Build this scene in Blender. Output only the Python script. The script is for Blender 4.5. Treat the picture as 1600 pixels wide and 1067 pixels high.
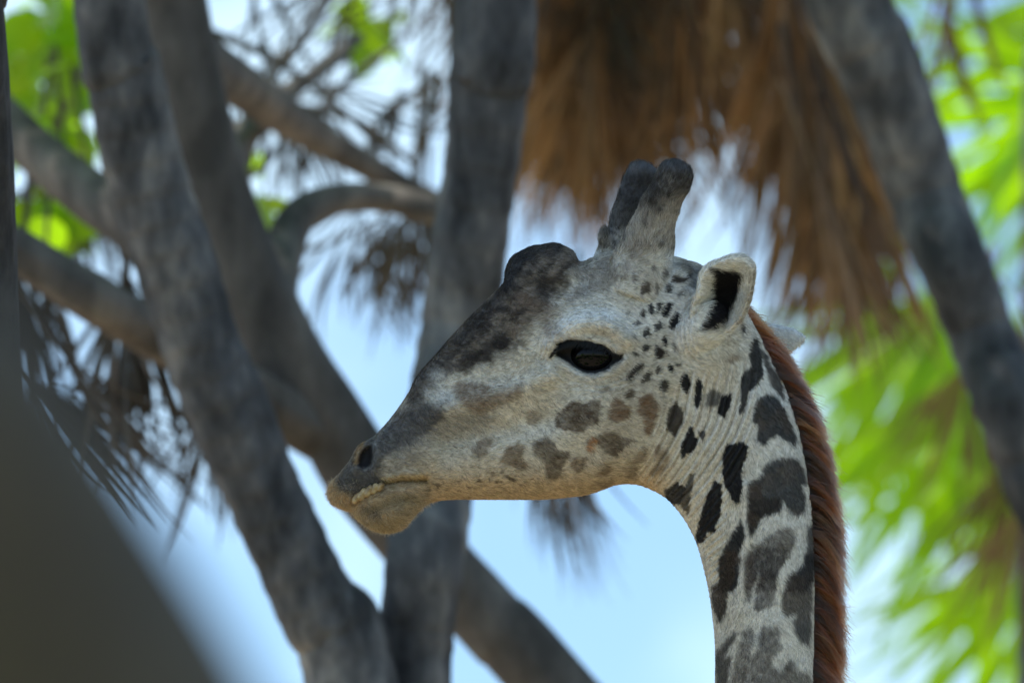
import bpy, math, random
import numpy as np
from mathutils import Vector, Matrix

for _o in list(bpy.data.objects):
    bpy.data.objects.remove(_o)
SC = bpy.context.scene
COL = SC.collection
rng = np.random.default_rng(7)
random.seed(7)
R = math.radians

# ------------------------------------------------------------------ camera
PITCH = R(12.0)
FOCUS = 14.0                      # metres to the giraffe's head
CAM = np.array([0.0, 0.0, 1.65])
FWD = np.array([0.0, math.cos(PITCH), math.sin(PITCH)])
RGT = np.array([1.0, 0.0, 0.0])
UP = np.array([0.0, -math.sin(PITCH), math.cos(PITCH)])
cd = bpy.data.cameras.new('camera')
cam = bpy.data.objects.new('camera', cd)
COL.objects.link(cam)
cam.location = CAM
cam.rotation_euler = (math.pi / 2 + PITCH, 0, 0)
cd.sensor_width = 36.0
cd.lens = 36.0 * FOCUS / 1.6
cd.clip_end = 3000.0
cd.dof.use_dof = True
cd.dof.focus_distance = FOCUS - 0.09
cd.dof.aperture_fstop = 4.2
SC.camera = cam

# ------------------------------------------------------------------ sky and sun
SUN_EL, SUN_AZ = R(58.0), R(-98.0)          # azimuth from +Y (behind the trees), towards -X
w = bpy.data.worlds.new('World')
SC.world = w
w.use_nodes = True
nt = w.node_tree
bg = nt.nodes['Background']
sky = nt.nodes.new('ShaderNodeTexSky')
sky.sky_type = 'NISHITA'
sky.sun_disc = False
sky.sun_elevation = SUN_EL
sky.sun_rotation = SUN_AZ
sky.air_density = 1.0
sky.dust_density = 0.3
sky.ozone_density = 4.0
bg.inputs['Strength'].default_value = 0.15
# thin broken cloud over the whole sky
wtc = nt.nodes.new('ShaderNodeTexCoord')
wmp = nt.nodes.new('ShaderNodeMapping')
wmp.inputs['Location'].default_value = (0.0, 0.4, 1.7)
wmp.inputs['Scale'].default_value = (16.0, 16.0, 16.0)
nt.links.new(wtc.outputs['Generated'], wmp.inputs['Vector'])
wns = nt.nodes.new('ShaderNodeTexNoise')
wns.inputs['Scale'].default_value = 1.0
wns.inputs['Detail'].default_value = 5.0
wns.inputs['Roughness'].default_value = 0.5
nt.links.new(wmp.outputs[0], wns.inputs['Vector'])
wrp = nt.nodes.new('ShaderNodeMapRange')
wrp.interpolation_type = 'SMOOTHSTEP'
wrp.inputs['From Min'].default_value = 0.46
wrp.inputs['From Max'].default_value = 0.66
wrp.inputs['To Max'].default_value = 0.50
nt.links.new(wns.outputs['Fac'], wrp.inputs['Value'])
wmx = nt.nodes.new('ShaderNodeMix')
wmx.data_type = 'RGBA'
nt.links.new(wrp.outputs[0], wmx.inputs[0])
nt.links.new(sky.outputs[0], wmx.inputs[6])
wmx.inputs[7].default_value = (6.3, 7.5, 8.2, 1.0)
wtn = nt.nodes.new('ShaderNodeMix')
wtn.data_type = 'RGBA'
wtn.blend_type = 'MULTIPLY'
wtn.inputs[0].default_value = 1.0
wtn.inputs[7].default_value = (0.97, 1.015, 1.0, 1.0)
nt.links.new(wmx.outputs[2], wtn.inputs[6])
nt.links.new(wtn.outputs[2], bg.inputs['Color'])
sl = bpy.data.lights.new('sun', 'SUN')
sl.energy = 5.0
sl.angle = R(0.5)
sl.color = (1.0, 0.95, 0.86)
sun = bpy.data.objects.new('sun', sl)
COL.objects.link(sun)
SUN_DIR = Vector((math.sin(SUN_AZ) * math.cos(SUN_EL), math.cos(SUN_AZ) * math.cos(SUN_EL), math.sin(SUN_EL)))
sun.rotation_euler = SUN_DIR.to_track_quat('Z', 'Y').to_euler()
sun.location = (0, 10, 30)
vs = SC.view_settings
vs.view_transform = 'Standard'
vs.look = 'None'
vs.exposure = 0.54
vs.gamma = 1.0
SC.render.engine = 'CYCLES'
SC.cycles.use_denoising = True
SC.cycles.max_bounces = 8
SC.cycles.transparent_max_bounces = 8


# ------------------------------------------------------------------ helpers
def P(px, py, d):
    """photograph pixel (1600 x 1067) at a distance d along the view axis -> world point"""
    s = d / FOCUS * 0.001
    return CAM + FWD * d + RGT * ((px - 800.0) * s) + UP * ((533.5 - py) * s)


def tag(o, label=None, cat=None, group=None, kind=None):
    if label: o['label'] = label
    if cat: o['category'] = cat
    if group: o['group'] = group
    if kind: o['kind'] = kind
    return o


def empty(name, loc):
    o = bpy.data.objects.new(name, None)
    o.empty_display_size = 0.2
    o.location = Vector(loc)
    COL.objects.link(o)
    return o


def link(name, data, parent=None, loc=(0, 0, 0)):
    o = bpy.data.objects.new(name, data)
    COL.objects.link(o)
    o.location = Vector(loc)
    if parent is not None: o.parent = parent
    return o


def mesh(name, verts, faces, mat=None, smooth=True):
    me = bpy.data.meshes.new(name)
    verts = np.asarray(verts, dtype=np.float64)
    if isinstance(faces, np.ndarray):
        nf, k = faces.shape
        me.vertices.add(len(verts)); me.vertices.foreach_set('co', verts.astype(np.float32).ravel())
        me.loops.add(nf * k); me.loops.foreach_set('vertex_index', faces.astype(np.int32).ravel())
        me.polygons.add(nf)
        me.polygons.foreach_set('loop_start', np.arange(0, nf * k, k, dtype=np.int32))
        me.update(calc_edges=True)
        me.validate()
    else:
        me.from_pydata([tuple(v) for v in verts], [], faces)
    if smooth:
        me.polygons.foreach_set('use_smooth', np.ones(len(me.polygons), dtype=bool))
    if mat is not None: me.materials.append(mat)
    return me


def _hash(ix, iy, iz, seed):
    h = (ix.astype(np.int64) * 374761393 + iy.astype(np.int64) * 668265263 + iz.astype(np.int64) * 2147483647 + seed * 974711) & 0xFFFFFFFF
    h = ((h ^ (h >> 13)) * 1274126177) & 0xFFFFFFFF
    h = ((h ^ (h >> 16)) * 2246822519) & 0xFFFFFFFF
    h = h ^ (h >> 15)
    return (h & 0xFFFFFF) / float(0xFFFFFF)


def vnoise(x, y, z=None, seed=0):
    x = np.asarray(x, dtype=np.float64); y = np.asarray(y, dtype=np.float64)
    z = np.zeros_like(x) if z is None else np.asarray(z, dtype=np.float64)
    ix, iy, iz = np.floor(x), np.floor(y), np.floor(z)
    fx, fy, fz = x - ix, y - iy, z - iz
    fx, fy, fz = [f * f * (3 - 2 * f) for f in (fx, fy, fz)]
    out = 0
    for a in (0, 1):
        for b in (0, 1):
            for c in (0, 1):
                wgt = (fx if a else 1 - fx) * (fy if b else 1 - fy) * (fz if c else 1 - fz)
                out = out + wgt * _hash(ix + a, iy + b, iz + c, seed)
    return out


def fbm(x, y, z=None, seed=0, octv=3):
    s, a, t = 0, 0.5, 0
    z = np.zeros_like(np.asarray(x, dtype=np.float64)) if z is None else z
    for k in range(octv):
        s = s + a * vnoise(np.asarray(x) * 2 ** k, np.asarray(y) * 2 ** k, np.asarray(z) * 2 ** k, seed + 17 * k)
        t += a; a *= 0.5
    return s / t


def sstep(a, b, x):
    t = np.clip((x - a) / (b - a), 0, 1)
    return t * t * (3 - 2 * t)


def catmull(pts, n_per):
    p = np.asarray(pts, dtype=np.float64)
    p = np.vstack([2 * p[0] - p[1], p, 2 * p[-1] - p[-2]])
    out = []
    for i in range(1, len(p) - 2):
        t = np.linspace(0, 1, n_per, endpoint=False)[:, None]
        a, b, c, d = p[i - 1], p[i], p[i + 1], p[i + 2]
        out.append(0.5 * (2 * b + (c - a) * t + (2 * a - 5 * b + 4 * c - d) * t ** 2 + (3 * b - a - 3 * c + d) * t ** 3))
    out.append(p[-2][None])
    return np.vstack(out)


def ring_faces(n, m, off=0):
    i = np.arange(n - 1)[:, None]; j = np.arange(m)[None, :]
    a = i * m + j; b = i * m + (j + 1) % m
    return (np.stack([a, b, b + m, a + m], axis=-1).reshape(-1, 4) + off).astype(np.int32)


def poly_sd(x, y, poly):
    """signed distance (negative inside) of many points to one polygon"""
    poly = np.asarray(poly, dtype=np.float64)
    d = np.full(x.shape, 1e18); ins = np.zeros(x.shape, dtype=bool)
    n = len(poly)
    for i in range(n):
        x0, y0 = poly[i]; x1, y1 = poly[(i + 1) % n]
        ex, ey = x1 - x0, y1 - y0
        t = np.clip(((x - x0) * ex + (y - y0) * ey) / (ex * ex + ey * ey + 1e-12), 0, 1)
        d = np.minimum(d, (x - x0 - t * ex) ** 2 + (y - y0 - t * ey) ** 2)
        c = ((y0 > y) != (y1 > y)) & (x < (x1 - x0) * (y - y0) / (y1 - y0 + 1e-12) + x0)
        ins ^= c
    d = np.sqrt(d)
    return np.where(ins, -d, d)


def line_d(x, y, pts):
    d = np.full(np.shape(x), 1e18)
    for (x0, y0), (x1, y1) in zip(pts[:-1], pts[1:]):
        ex, ey = x1 - x0, y1 - y0
        t = np.clip(((x - x0) * ex + (y - y0) * ey) / (ex * ex + ey * ey + 1e-12), 0, 1)
        d = np.minimum(d, (x - x0 - t * ex) ** 2 + (y - y0 - t * ey) ** 2)
    return np.sqrt(d)


# ------------------------------------------------------------------ materials
def new_mat(name):
    m = bpy.data.materials.new(name)
    m.use_nodes = True
    return m, m.node_tree.nodes, m.node_tree.links, m.node_tree.nodes['Principled BSDF']


def ramp(nodes, cols):
    r = nodes.new('ShaderNodeValToRGB')
    e = r.color_ramp.elements
    while len(e) < len(cols): e.new(0.5)
    for el, (p, c) in zip(e, cols):
        el.position = p; el.color = (*c, 1)
    return r


def bark_mat(name, dark, mid, pale, scale=(9, 9, 3), rough=0.85, bump=0.8):
    m, N, L, b = new_mat(name)
    tc = N.new('ShaderNodeTexCoord'); mp = N.new('ShaderNodeMapping')
    mp.inputs['Scale'].default_value = scale
    L.new(tc.outputs['Object'], mp.inputs['Vector'])
    n1 = N.new('ShaderNodeTexNoise'); n1.inputs['Scale'].default_value = 1.0
    n1.inputs['Detail'].default_value = 7; n1.inputs['Roughness'].default_value = 0.62
    L.new(mp.outputs[0], n1.inputs['Vector'])
    r = ramp(N, [(0.36, dark), (0.53, mid), (0.72, pale)])
    L.new(n1.outputs['Fac'], r.inputs['Fac'])
    n2 = N.new('ShaderNodeTexNoise'); n2.inputs['Scale'].default_value = 1.7; n2.inputs['Detail'].default_value = 3
    L.new(tc.outputs['Object'], n2.inputs['Vector'])
    mx = N.new('ShaderNodeMix'); mx.data_type = 'RGBA'; mx.blend_type = 'MULTIPLY'
    r2 = ramp(N, [(0.35, (0.6, 0.6, 0.62)), (0.65, (1.15, 1.08, 1.0))])
    L.new(n2.outputs['Fac'], r2.inputs['Fac'])
    mx.inputs[0].default_value = 1.0
    L.new(r.outputs[0], mx.inputs[6]); L.new(r2.outputs[0], mx.inputs[7])
    L.new(mx.outputs[2], b.inputs['Base Color'])
    b.inputs['Roughness'].default_value = rough
    bp = N.new('ShaderNodeBump'); bp.inputs['Strength'].default_value = bump; bp.inputs['Distance'].default_value = 0.02
    L.new(n1.outputs['Fac'], bp.inputs['Height']); L.new(bp.outputs[0], b.inputs['Normal'])
    return m


def leaf_mat(name, c1, c2, c3, trans, rough=0.4, tcol=None, scale=2.0, spec=0.5):
    m, N, L, b = new_mat(name)
    oi = N.new('ShaderNodeObjectInfo'); tc = N.new('ShaderNodeTexCoord')
    n1 = N.new('ShaderNodeTexNoise'); n1.inputs['Scale'].default_value = scale; n1.inputs['Detail'].default_value = 4
    L.new(tc.outputs['Object'], n1.inputs['Vector'])
    ad = N.new('ShaderNodeMath'); ad.operation = 'MULTIPLY_ADD'; ad.inputs[1].default_value = 0.5
    L.new(oi.outputs['Random'], ad.inputs[0])
    sb = N.new('ShaderNodeMath'); sb.operation = 'SUBTRACT'; sb.inputs[1].default_value = 0.25
    L.new(n1.outputs['Fac'], sb.inputs[0]); L.new(sb.outputs[0], ad.inputs[2])
    r = ramp(N, [(0.2, c1), (0.5, c2), (0.85, c3)])
    L.new(ad.outputs[0], r.inputs['Fac'])
    L.new(r.outputs[0], b.inputs['Base Color'])
    b.inputs['Roughness'].default_value = rough
    b.inputs['Specular IOR Level'].default_value = spec
    t = N.new('ShaderNodeBsdfTranslucent')
    if tcol is None:
        L.new(r.outputs[0], t.inputs['Color'])
    else:
        mx = N.new('ShaderNodeMix'); mx.data_type = 'RGBA'; mx.inputs[0].default_value = 0.85
        L.new(r.outputs[0], mx.inputs[6]); mx.inputs[7].default_value = (*tcol, 1)
        L.new(mx.outputs[2], t.inputs['Color'])
    ms = N.new('ShaderNodeMixShader'); ms.inputs[0].default_value = trans
    L.new(b.outputs[0], ms.inputs[1]); L.new(t.outputs[0], ms.inputs[2])
    L.new(ms.outputs[0], N['Material Output'].inputs['Surface'])
    return m


M = {}
M['palm_bark'] = bark_mat('palm_bark', (0.016, 0.017, 0.020), (0.085, 0.087, 0.095), (0.25, 0.245, 0.24), (12, 12, 5))
M['limb_bark'] = bark_mat('limb_bark', (0.05, 0.045, 0.042), (0.115, 0.104, 0.097), (0.20, 0.185, 0.17), (10, 10, 4))
M['black_bark'] = bark_mat('black_bark', (0.015, 0.014, 0.014), (0.04, 0.036, 0.034), (0.09, 0.08, 0.075), (30, 30, 10), bump=0.8)
M['grey_bark'] = bark_mat('grey_bark', (0.07, 0.058, 0.044), (0.092, 0.078, 0.06), (0.115, 0.098, 0.076), (9, 9, 3))
M['dead_frond'] = leaf_mat('dead_frond', (0.008, 0.005, 0.003), (0.085, 0.045, 0.019), (0.30, 0.18, 0.08), 0.22, 0.55, (0.26, 0.13, 0.04))
M['old_frond'] = leaf_mat('old_frond', (0.03, 0.023, 0.018), (0.06, 0.046, 0.034), (0.12, 0.09, 0.065), 0.12, 0.6)
M['green_frond'] = leaf_mat('green_frond', (0.012, 0.055, 0.003), (0.05, 0.14, 0.004), (0.19, 0.25, 0.006), 0.64, 0.25, (0.46, 0.82, 0.003))
M['green_leaf'] = leaf_mat('green_leaf', (0.04, 0.09, 0.015), (0.07, 0.14, 0.02), (0.12, 0.18, 0.03), 0.62, 0.35, (0.46, 0.80, 0.003), 8.0)


def ground_mat():
    m, N, L, b = new_mat('dry_sand')
    tc = N.new('ShaderNodeTexCoord')
    n1 = N.new('ShaderNodeTexNoise'); n1.inputs['Scale'].default_value = 0.6; n1.inputs['Detail'].default_value = 9
    L.new(tc.outputs['Object'], n1.inputs['Vector'])
    r = ramp(N, [(0.3, (0.27, 0.205, 0.135)), (0.6, (0.36, 0.28, 0.19)), (0.8, (0.44, 0.36, 0.26))])
    L.new(n1.outputs['Fac'], r.inputs['Fac']); L.new(r.outputs[0], b.inputs['Base Color'])
    b.inputs['Roughness'].default_value = 0.95
    bp = N.new('ShaderNodeBump'); bp.inputs['Strength'].default_value = 0.4
    L.new(n1.outputs['Fac'], bp.inputs['Height']); L.new(bp.outputs[0], b.inputs['Normal'])
    return m


# ------------------------------------------------------------------ ground
g = 60
gx, gy = np.meshgrid(np.linspace(-1, 1, g), np.linspace(-1, 1, g))
gx = np.sign(gx) * np.abs(gx) ** 2.5 * 900; gy = np.sign(gy) * np.abs(gy) ** 2.5 * 900 + 15
gz = (fbm(gx * 0.15, gy * 0.15, seed=3) - 0.5) * 0.25
idx = np.arange(g * g).reshape(g, g)
gf = np.stack([idx[:-1, :-1], idx[:-1, 1:], idx[1:, 1:], idx[1:, :-1]], axis=-1).reshape(-1, 4)
ground = link('ground', mesh('ground', np.stack([gx, gy, gz], -1).reshape(-1, 3), gf, ground_mat()))
tag(ground, 'dry sandy ground under the palms', 'ground', kind='structure')


# ------------------------------------------------------------------ trunks and limbs
def tube_mesh(name, pts, rad, mat, m=36, per=14, rough=0.05, rings=0.0, ring_len=0.07, seed=1, knob=0.0):
    """tapered trunk along world points with uneven bark relief"""
    c = catmull(np.column_stack([pts, rad]), per)
    p, r = c[:, :3], c[:, 3]
    t = np.gradient(p, axis=0); t /= np.linalg.norm(t, axis=1)[:, None] + 1e-9
    ref = np.array([0.0, 1.0, 0.0]) if abs(t[0][1]) < 0.85 else np.array([1.0, 0, 0])
    u = np.cross(t, ref); u /= np.linalg.norm(u, axis=1)[:, None] + 1e-9
    v = np.cross(t, u)
    th = np.linspace(0, 2 * np.pi, m, endpoint=False)
    s = np.concatenate([[0], np.cumsum(np.linalg.norm(np.diff(p, axis=0), axis=1))])
    S, TH = np.meshgrid(s, th, indexing='ij')
    rr = r[:, None] * np.ones_like(TH)
    cx, cy = np.cos(TH), np.sin(TH)
    rr = rr * (1 + rough * 2 * (fbm(cx * 2.2 + 9, cy * 2.2, S * 3.0, seed, 4) - 0.5))
    rr = rr * (1 + rough * 1.0 * (fbm(cx * 6 + 9, cy * 6, S * 7.0, seed + 5, 3) - 0.5))
    if rings:
        ph = S / ring_len + 0.5 * fbm(cx * 1.5, cy * 1.5, S * 1.2, seed + 9)
        fr = ph - np.floor(ph)
        rr = rr * (1 + rings * (sstep(0, 0.75, fr) - sstep(0.75, 1.0, fr) - 0.4))
    if knob:
        rr = rr * (1 + knob * sstep(0.62, 0.8, vnoise(cx * 1.7 + 3, cy * 1.7, S * 2.2, seed + 3)))
    V = p[:, None, :] + rr[..., None] * (cx[..., None] * u[:, None, :] + cy[..., None] * v[:, None, :])
    n = len(p)
    V = np.vstack([V.reshape(-1, 3), p[0], p[-1]])
    F = ring_faces(n, m)
    caps = [[(j + 1) % m, j, n * m] for j in range(m)] + [[(n - 1) * m + j, (n - 1) * m + (j + 1) % m, n * m + 1] for j in range(m)]
    faces = [tuple(f) for f in F] + [tuple(f) for f in caps]
    return V, faces, mat


def px_path(pts):
    """[(px, py, d, r_px)] -> world points and radii"""
    w_ = np.array([P(a, b, d) for a, b, d, r in pts])
    r_ = np.array([r * d / FOCUS * 0.001 for a, b, d, r in pts])
    return w_, r_


def to_ground(pts, rad, flare=1.35, lean=0.6):
    """carry the low end of a trunk on down to the ground"""
    p = pts.copy(); r = rad.copy()
    e, q = p[-1], p[-2]
    dirv = (e - q) / np.linalg.norm(e - q)
    steps = 5
    out, ro = [], []
    cur = e.copy()
    dz = (e[2] + 0.15) / steps
    for k in range(steps):
        hx = dirv[:2] / max(-dirv[2], 0.3) * lean * (0.85 ** k)
        cur = cur + np.array([hx[0] * dz, hx[1] * dz, -dz])
        out.append(cur.copy()); ro.append(r[-1] * (1 + (flare - 1) * ((k + 1) / steps) ** 2))
    return np.vstack([p, out]), np.concatenate([r, ro])


def add_tube(name, parent, pts, rad, mat, **k):
    base = np.array(parent.location) if parent is not None else np.zeros(3)
    V, F, m_ = tube_mesh(name, pts, rad, mat, **k)
    return link(name, mesh(name, V - base, F, m_), parent)


# ------------------------------------------------------------------ palm fronds (fan leaves)
def fan_mesh(name, mat, seed, nseg=34, spread=110, L=0.75, droop=0.15, fold=0.0, tipdroop=0.25, pet=0.8, wid=1.0, ragged=0.1, split=0.5):
    r_ = np.random.default_rng(seed)
    V, F = [], []
    da = R(spread) * 2 / nseg
    ns = 7
    for i in range(nseg):
        a = -R(spread) + da * (i + 0.5)
        a2 = a + r_.normal(0, 0.02 + 0.10 * fold)
        Ls = L * (0.78 + 0.22 * math.cos(a * 0.8)) * (1 - ragged * r_.random())
        zt = r_.normal(0, 0.03 + 0.10 * fold)
        bend = r_.normal(0, 0.06 + 0.12 * ragged)
        td = tipdroop * (0.5 + r_.random())
        base = len(V)
        for k in range(ns):
            s = k / (ns - 1)
            rr = Ls * s
            hw = min(rr * math.tan(da / 2) * 1.02, split * Ls * math.tan(da / 2) * 1.02) * wid
            if s > split: hw *= max(0.03, (1 - s) / (1 - split)) ** 0.7
            hw = max(hw, 0.0015)
            ang = a2 + bend * s * s
            dx, dy = math.cos(ang), math.sin(ang)
            z = zt * s - droop * L * s * s - td * L * max(0, s - 0.55) ** 1.6
            if fold: z += fold * L * 0.25 * math.sin(a * 1.5) * s
            sh = 1 - 0.25 * td * max(0, s - 0.5)
            cx, cy = dx * rr * sh, dy * rr * sh
            V += [(cx - dy * -hw, cy + dx * -hw, z), (cx, cy, z - hw * 0.45), (cx - dy * hw, cy + dx * hw, z)]
        for k in range(ns - 1):
            o = base + 3 * k
            F += [(o, o + 1, o + 4, o + 3), (o + 1, o + 2, o + 5, o + 4)]
    # petiole
    base = len(V)
    for k in range(5):
        s = k / 4
        x = 0.06 - s * pet; hw = 0.008 + 0.012 * s; z = -0.006 - 0.05 * s * s
        V += [(x, -hw, z), (x, 0, z - hw * 0.8), (x, hw, z), (x, 0, z + hw * 0.5)]
    for k in range(4):
        o = base + 4 * k
        for j in range(4):
            F.append((o + j, o + (j + 1) % 4, o + 4 + (j + 1) % 4, o + 4 + j))
    return mesh(name, V, F, mat)


FAN = {
    'green': [fan_mesh('frond', M['green_frond'], 11 + k, 24, 112, 0.92, 0.10, 0.08, 0.40, 0.9, 1.0, 0.12, 0.34) for k in range(4)],
    'dead': [fan_mesh('dead_frond', M['dead_frond'], 31 + k, 30, 42, 0.95, 0.05, 0.55, 0.1, 0.7, 1.1, 0.3) for k in range(5)],
    'old': [fan_mesh('dead_frond', M['old_frond'], 51 + k, 24, 40, 0.80, 0.05, 0.6, 0.15, 0.7, 1.0, 0.35) for k in range(4)],
    'wisp': [fan_mesh('dead_frond', M['old_frond'], 71 + k, 11, 50, 0.80, 0.12, 0.5, 0.4, 0.6, 0.42, 0.35) for k in range(3)],
    'strip': [fan_mesh('dead_frond', M['dead_frond'], 111 + k, 9, 13, 1.15, 0.04, 0.5, 0.1, 0.5, 1.3, 0.5) for k in range(5)],
    'frayed': [fan_mesh('dead_frond', M['old_frond'], 131 + k, 17, 34, 0.85, 0.06, 0.6, 0.2, 0.6, 1.4, 0.45, 0.4) for k in range(5)],
    'hang': [fan_mesh('frond', M['green_frond'], 91 + k, 11, 48, 1.0, 0.10, 0.30, 0.45, 0.9, 1.12, 0.22, 0.40) for k in range(5)],
}


def frond(parent, kind, k, px, py, d, ang, toward=0.0, tilt=0.0, scale=1.0, name=None, back=0.0):
    """fan leaf whose hub sits at a point in space, its midrib pointing at `ang` (0 right, 90 up, -90 hanging);
    toward > 0 leans the tip at the viewer; tilt turns the blade about its midrib"""
    scale *= (d + back) / d
    d += back
    h = P(px, py, d)
    a = R(ang)
    x = RGT * math.cos(a) + UP * math.sin(a) - FWD * math.sin(R(toward)) * 1.2
    return frond_at(parent, kind, k, h, x, -FWD, tilt, scale, name)


def frond_at(parent, kind, k, h, x, zref, tilt=0.0, scale=1.0, name=None):
    x = np.asarray(x, dtype=float); x = x / np.linalg.norm(x)
    z = np.asarray(zref, dtype=float); z = z - x * np.dot(z, x); z /= np.linalg.norm(z)
    y = np.cross(z, x)
    c, s = math.cos(R(tilt)), math.sin(R(tilt))
    y, z = y * c + z * s, z * c - y * s
    me = FAN[kind][k % len(FAN[kind])]
    o = link(name or ('frond' if kind in ('green', 'hang') else 'dead_frond'), me, parent)
    mw = Matrix(((x[0], y[0], z[0], 0), (x[1], y[1], z[1], 0), (x[2], y[2], z[2], 0), (0, 0, 0, 1))) @ Matrix.Scale(scale, 4)
    mw.translation = Vector(h) - Vector(parent.location)
    o.matrix_local = mw
    return o


def palm_crown(parent, top, n, rr, scale=1.2, lo=-0.2):
    """a head of living fan leaves around the top of a palm trunk"""
    for i in range(n):
        az = i * 2.399963 + rr.random() * 0.5
        el = lo + (1.25 - lo) * ((i + 0.5) / n) + rr.normal(0, 0.08)
        x = np.array([math.cos(az) * math.cos(el), math.sin(az) * math.cos(el), math.sin(el)])
        h = np.asarray(top) + x * (0.75 * scale + 0.2 * rr.random())
        xd = x + np.array([0, 0, -0.45]) * (1 - el / 1.6)
        frond_at(parent, 'green', i, h, xd, np.array([0, 0, 1.0]) - x * 0.1, rr.normal(0, 18), scale * (0.9 + 0.25 * rr.random()))


def trunk_top(pts, rad, height, drift, taper=0.85):
    """carry a trunk up out of the picture to its crown"""
    e, q = pts[0], pts[1]
    dv = e - q; dv = dv / max(dv[2], 1e-3)
    n = 4
    up, ru = [], []
    for k in range(1, n + 1):
        z = (height - e[2]) * k / n
        up.append(e + np.array([dv[0] * z * drift, dv[1] * z * drift, z])); ru.append(rad[0] * (1 - (1 - taper) * k / n))
    return np.vstack([up[::-1], pts]), np.concatenate([ru[::-1], rad])


def palm(name, label, group, path, height, drift, n_crown, mat='palm_bark', crown_scale=1.2, seed=1, lean=0.6, **k):
    pts, rad = px_path(path)
    pts, rad = trunk_top(pts, rad, height, drift)
    pts, rad = to_ground(pts, rad, lean=lean)
    root = empty(name, (pts[-1][0], pts[-1][1], 0.0))
    tag(root, label, 'palm tree', group)
    add_tube('trunk', root, pts, rad, M[mat], seed=seed, **k)
    if n_crown: palm_crown(root, pts[0] + np.array([0, 0, 0.1]), n_crown, np.random.default_rng(seed + 100), crown_scale)
    return root


PG = 'leaning grey palms behind the giraffe'
palm_a = palm('palm_tree', 'leaning grey trunk crossing the picture left of the giraffe, bark blotched dark', PG,
              [(171, 0, 16.9, 56), (192, 110, 16.9, 58), (212, 210, 16.9, 61), (240, 310, 16.9, 60), (275, 410, 16.9, 62), (312, 530, 16.9, 61), (358, 640, 16.9, 64),
               (404, 750, 16.9, 60), (443, 835, 16.9, 62), (500, 960, 16.9, 66), (548, 1067, 16.9, 72)],
              10.6, 0.5, 22, crown_scale=0.9, seed=3, lean=0.35, rough=0.11, rings=0.03, ring_len=0.06, per=22)
palm_c = palm('palm_tree', 'upright blue-grey ringed trunk directly behind the giraffe’s nose', PG,
              [(773, 0, 17.3, 64), (763, 125, 17.3, 62), (752, 265, 17.3, 58), (733, 390, 17.3, 62), (713, 530, 17.3, 60), (692, 660, 17.2, 61), (674, 780, 17.1, 62),
               (662, 880, 17.0, 60), (650, 985, 17.0, 59), (640, 1067, 17.0, 64)],
              11.4, 0.5, 22, crown_scale=0.9, seed=8, lean=0.4, rough=0.10, rings=0.035, ring_len=0.075, per=22)
palm_d = palm('palm_tree', 'grey trunk leaning out at the upper right, brown dead fronds hanging beside it', PG,
              [(1325, 0, 18.6, 66), (1366, 85, 18.6, 68), (1414, 205, 18.6, 63), (1452, 320, 18.6, 60), (1495, 420, 18.5, 57), (1538, 530, 18.5, 54), (1580, 640, 18.4, 55),
               (1622, 750, 18.4, 56), (1700, 950, 18.3, 58)],
              8.4, 0.7, 24, seed=14, lean=0.5, rough=0.10, rings=0.035, ring_len=0.08, per=22)
palm_e = palm('palm_tree', 'dark palm at the left edge with dead fronds hanging down to the bottom', PG,
              [(-240, 170, 19.2, 36), (-140, 350, 19.2, 40), (-60, 520, 19.2, 44), (-12, 700, 19.2, 48), (20, 880, 19.2, 50), (30, 1067, 19.2, 52)],
              7.6, 0.3, 16, seed=21, lean=0.4, rough=0.12, rings=0.05)
palm_f = palm('palm_tree', 'green fan palm filling the lower right behind the mane', None,
              [(1652, 100, 22.6, 52), (1650, 500, 22.6, 54), (1646, 1067, 22.6, 58)],
              6.3, 0.2, 0, seed=27, lean=0.3, rough=0.1, rings=0.05)

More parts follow.
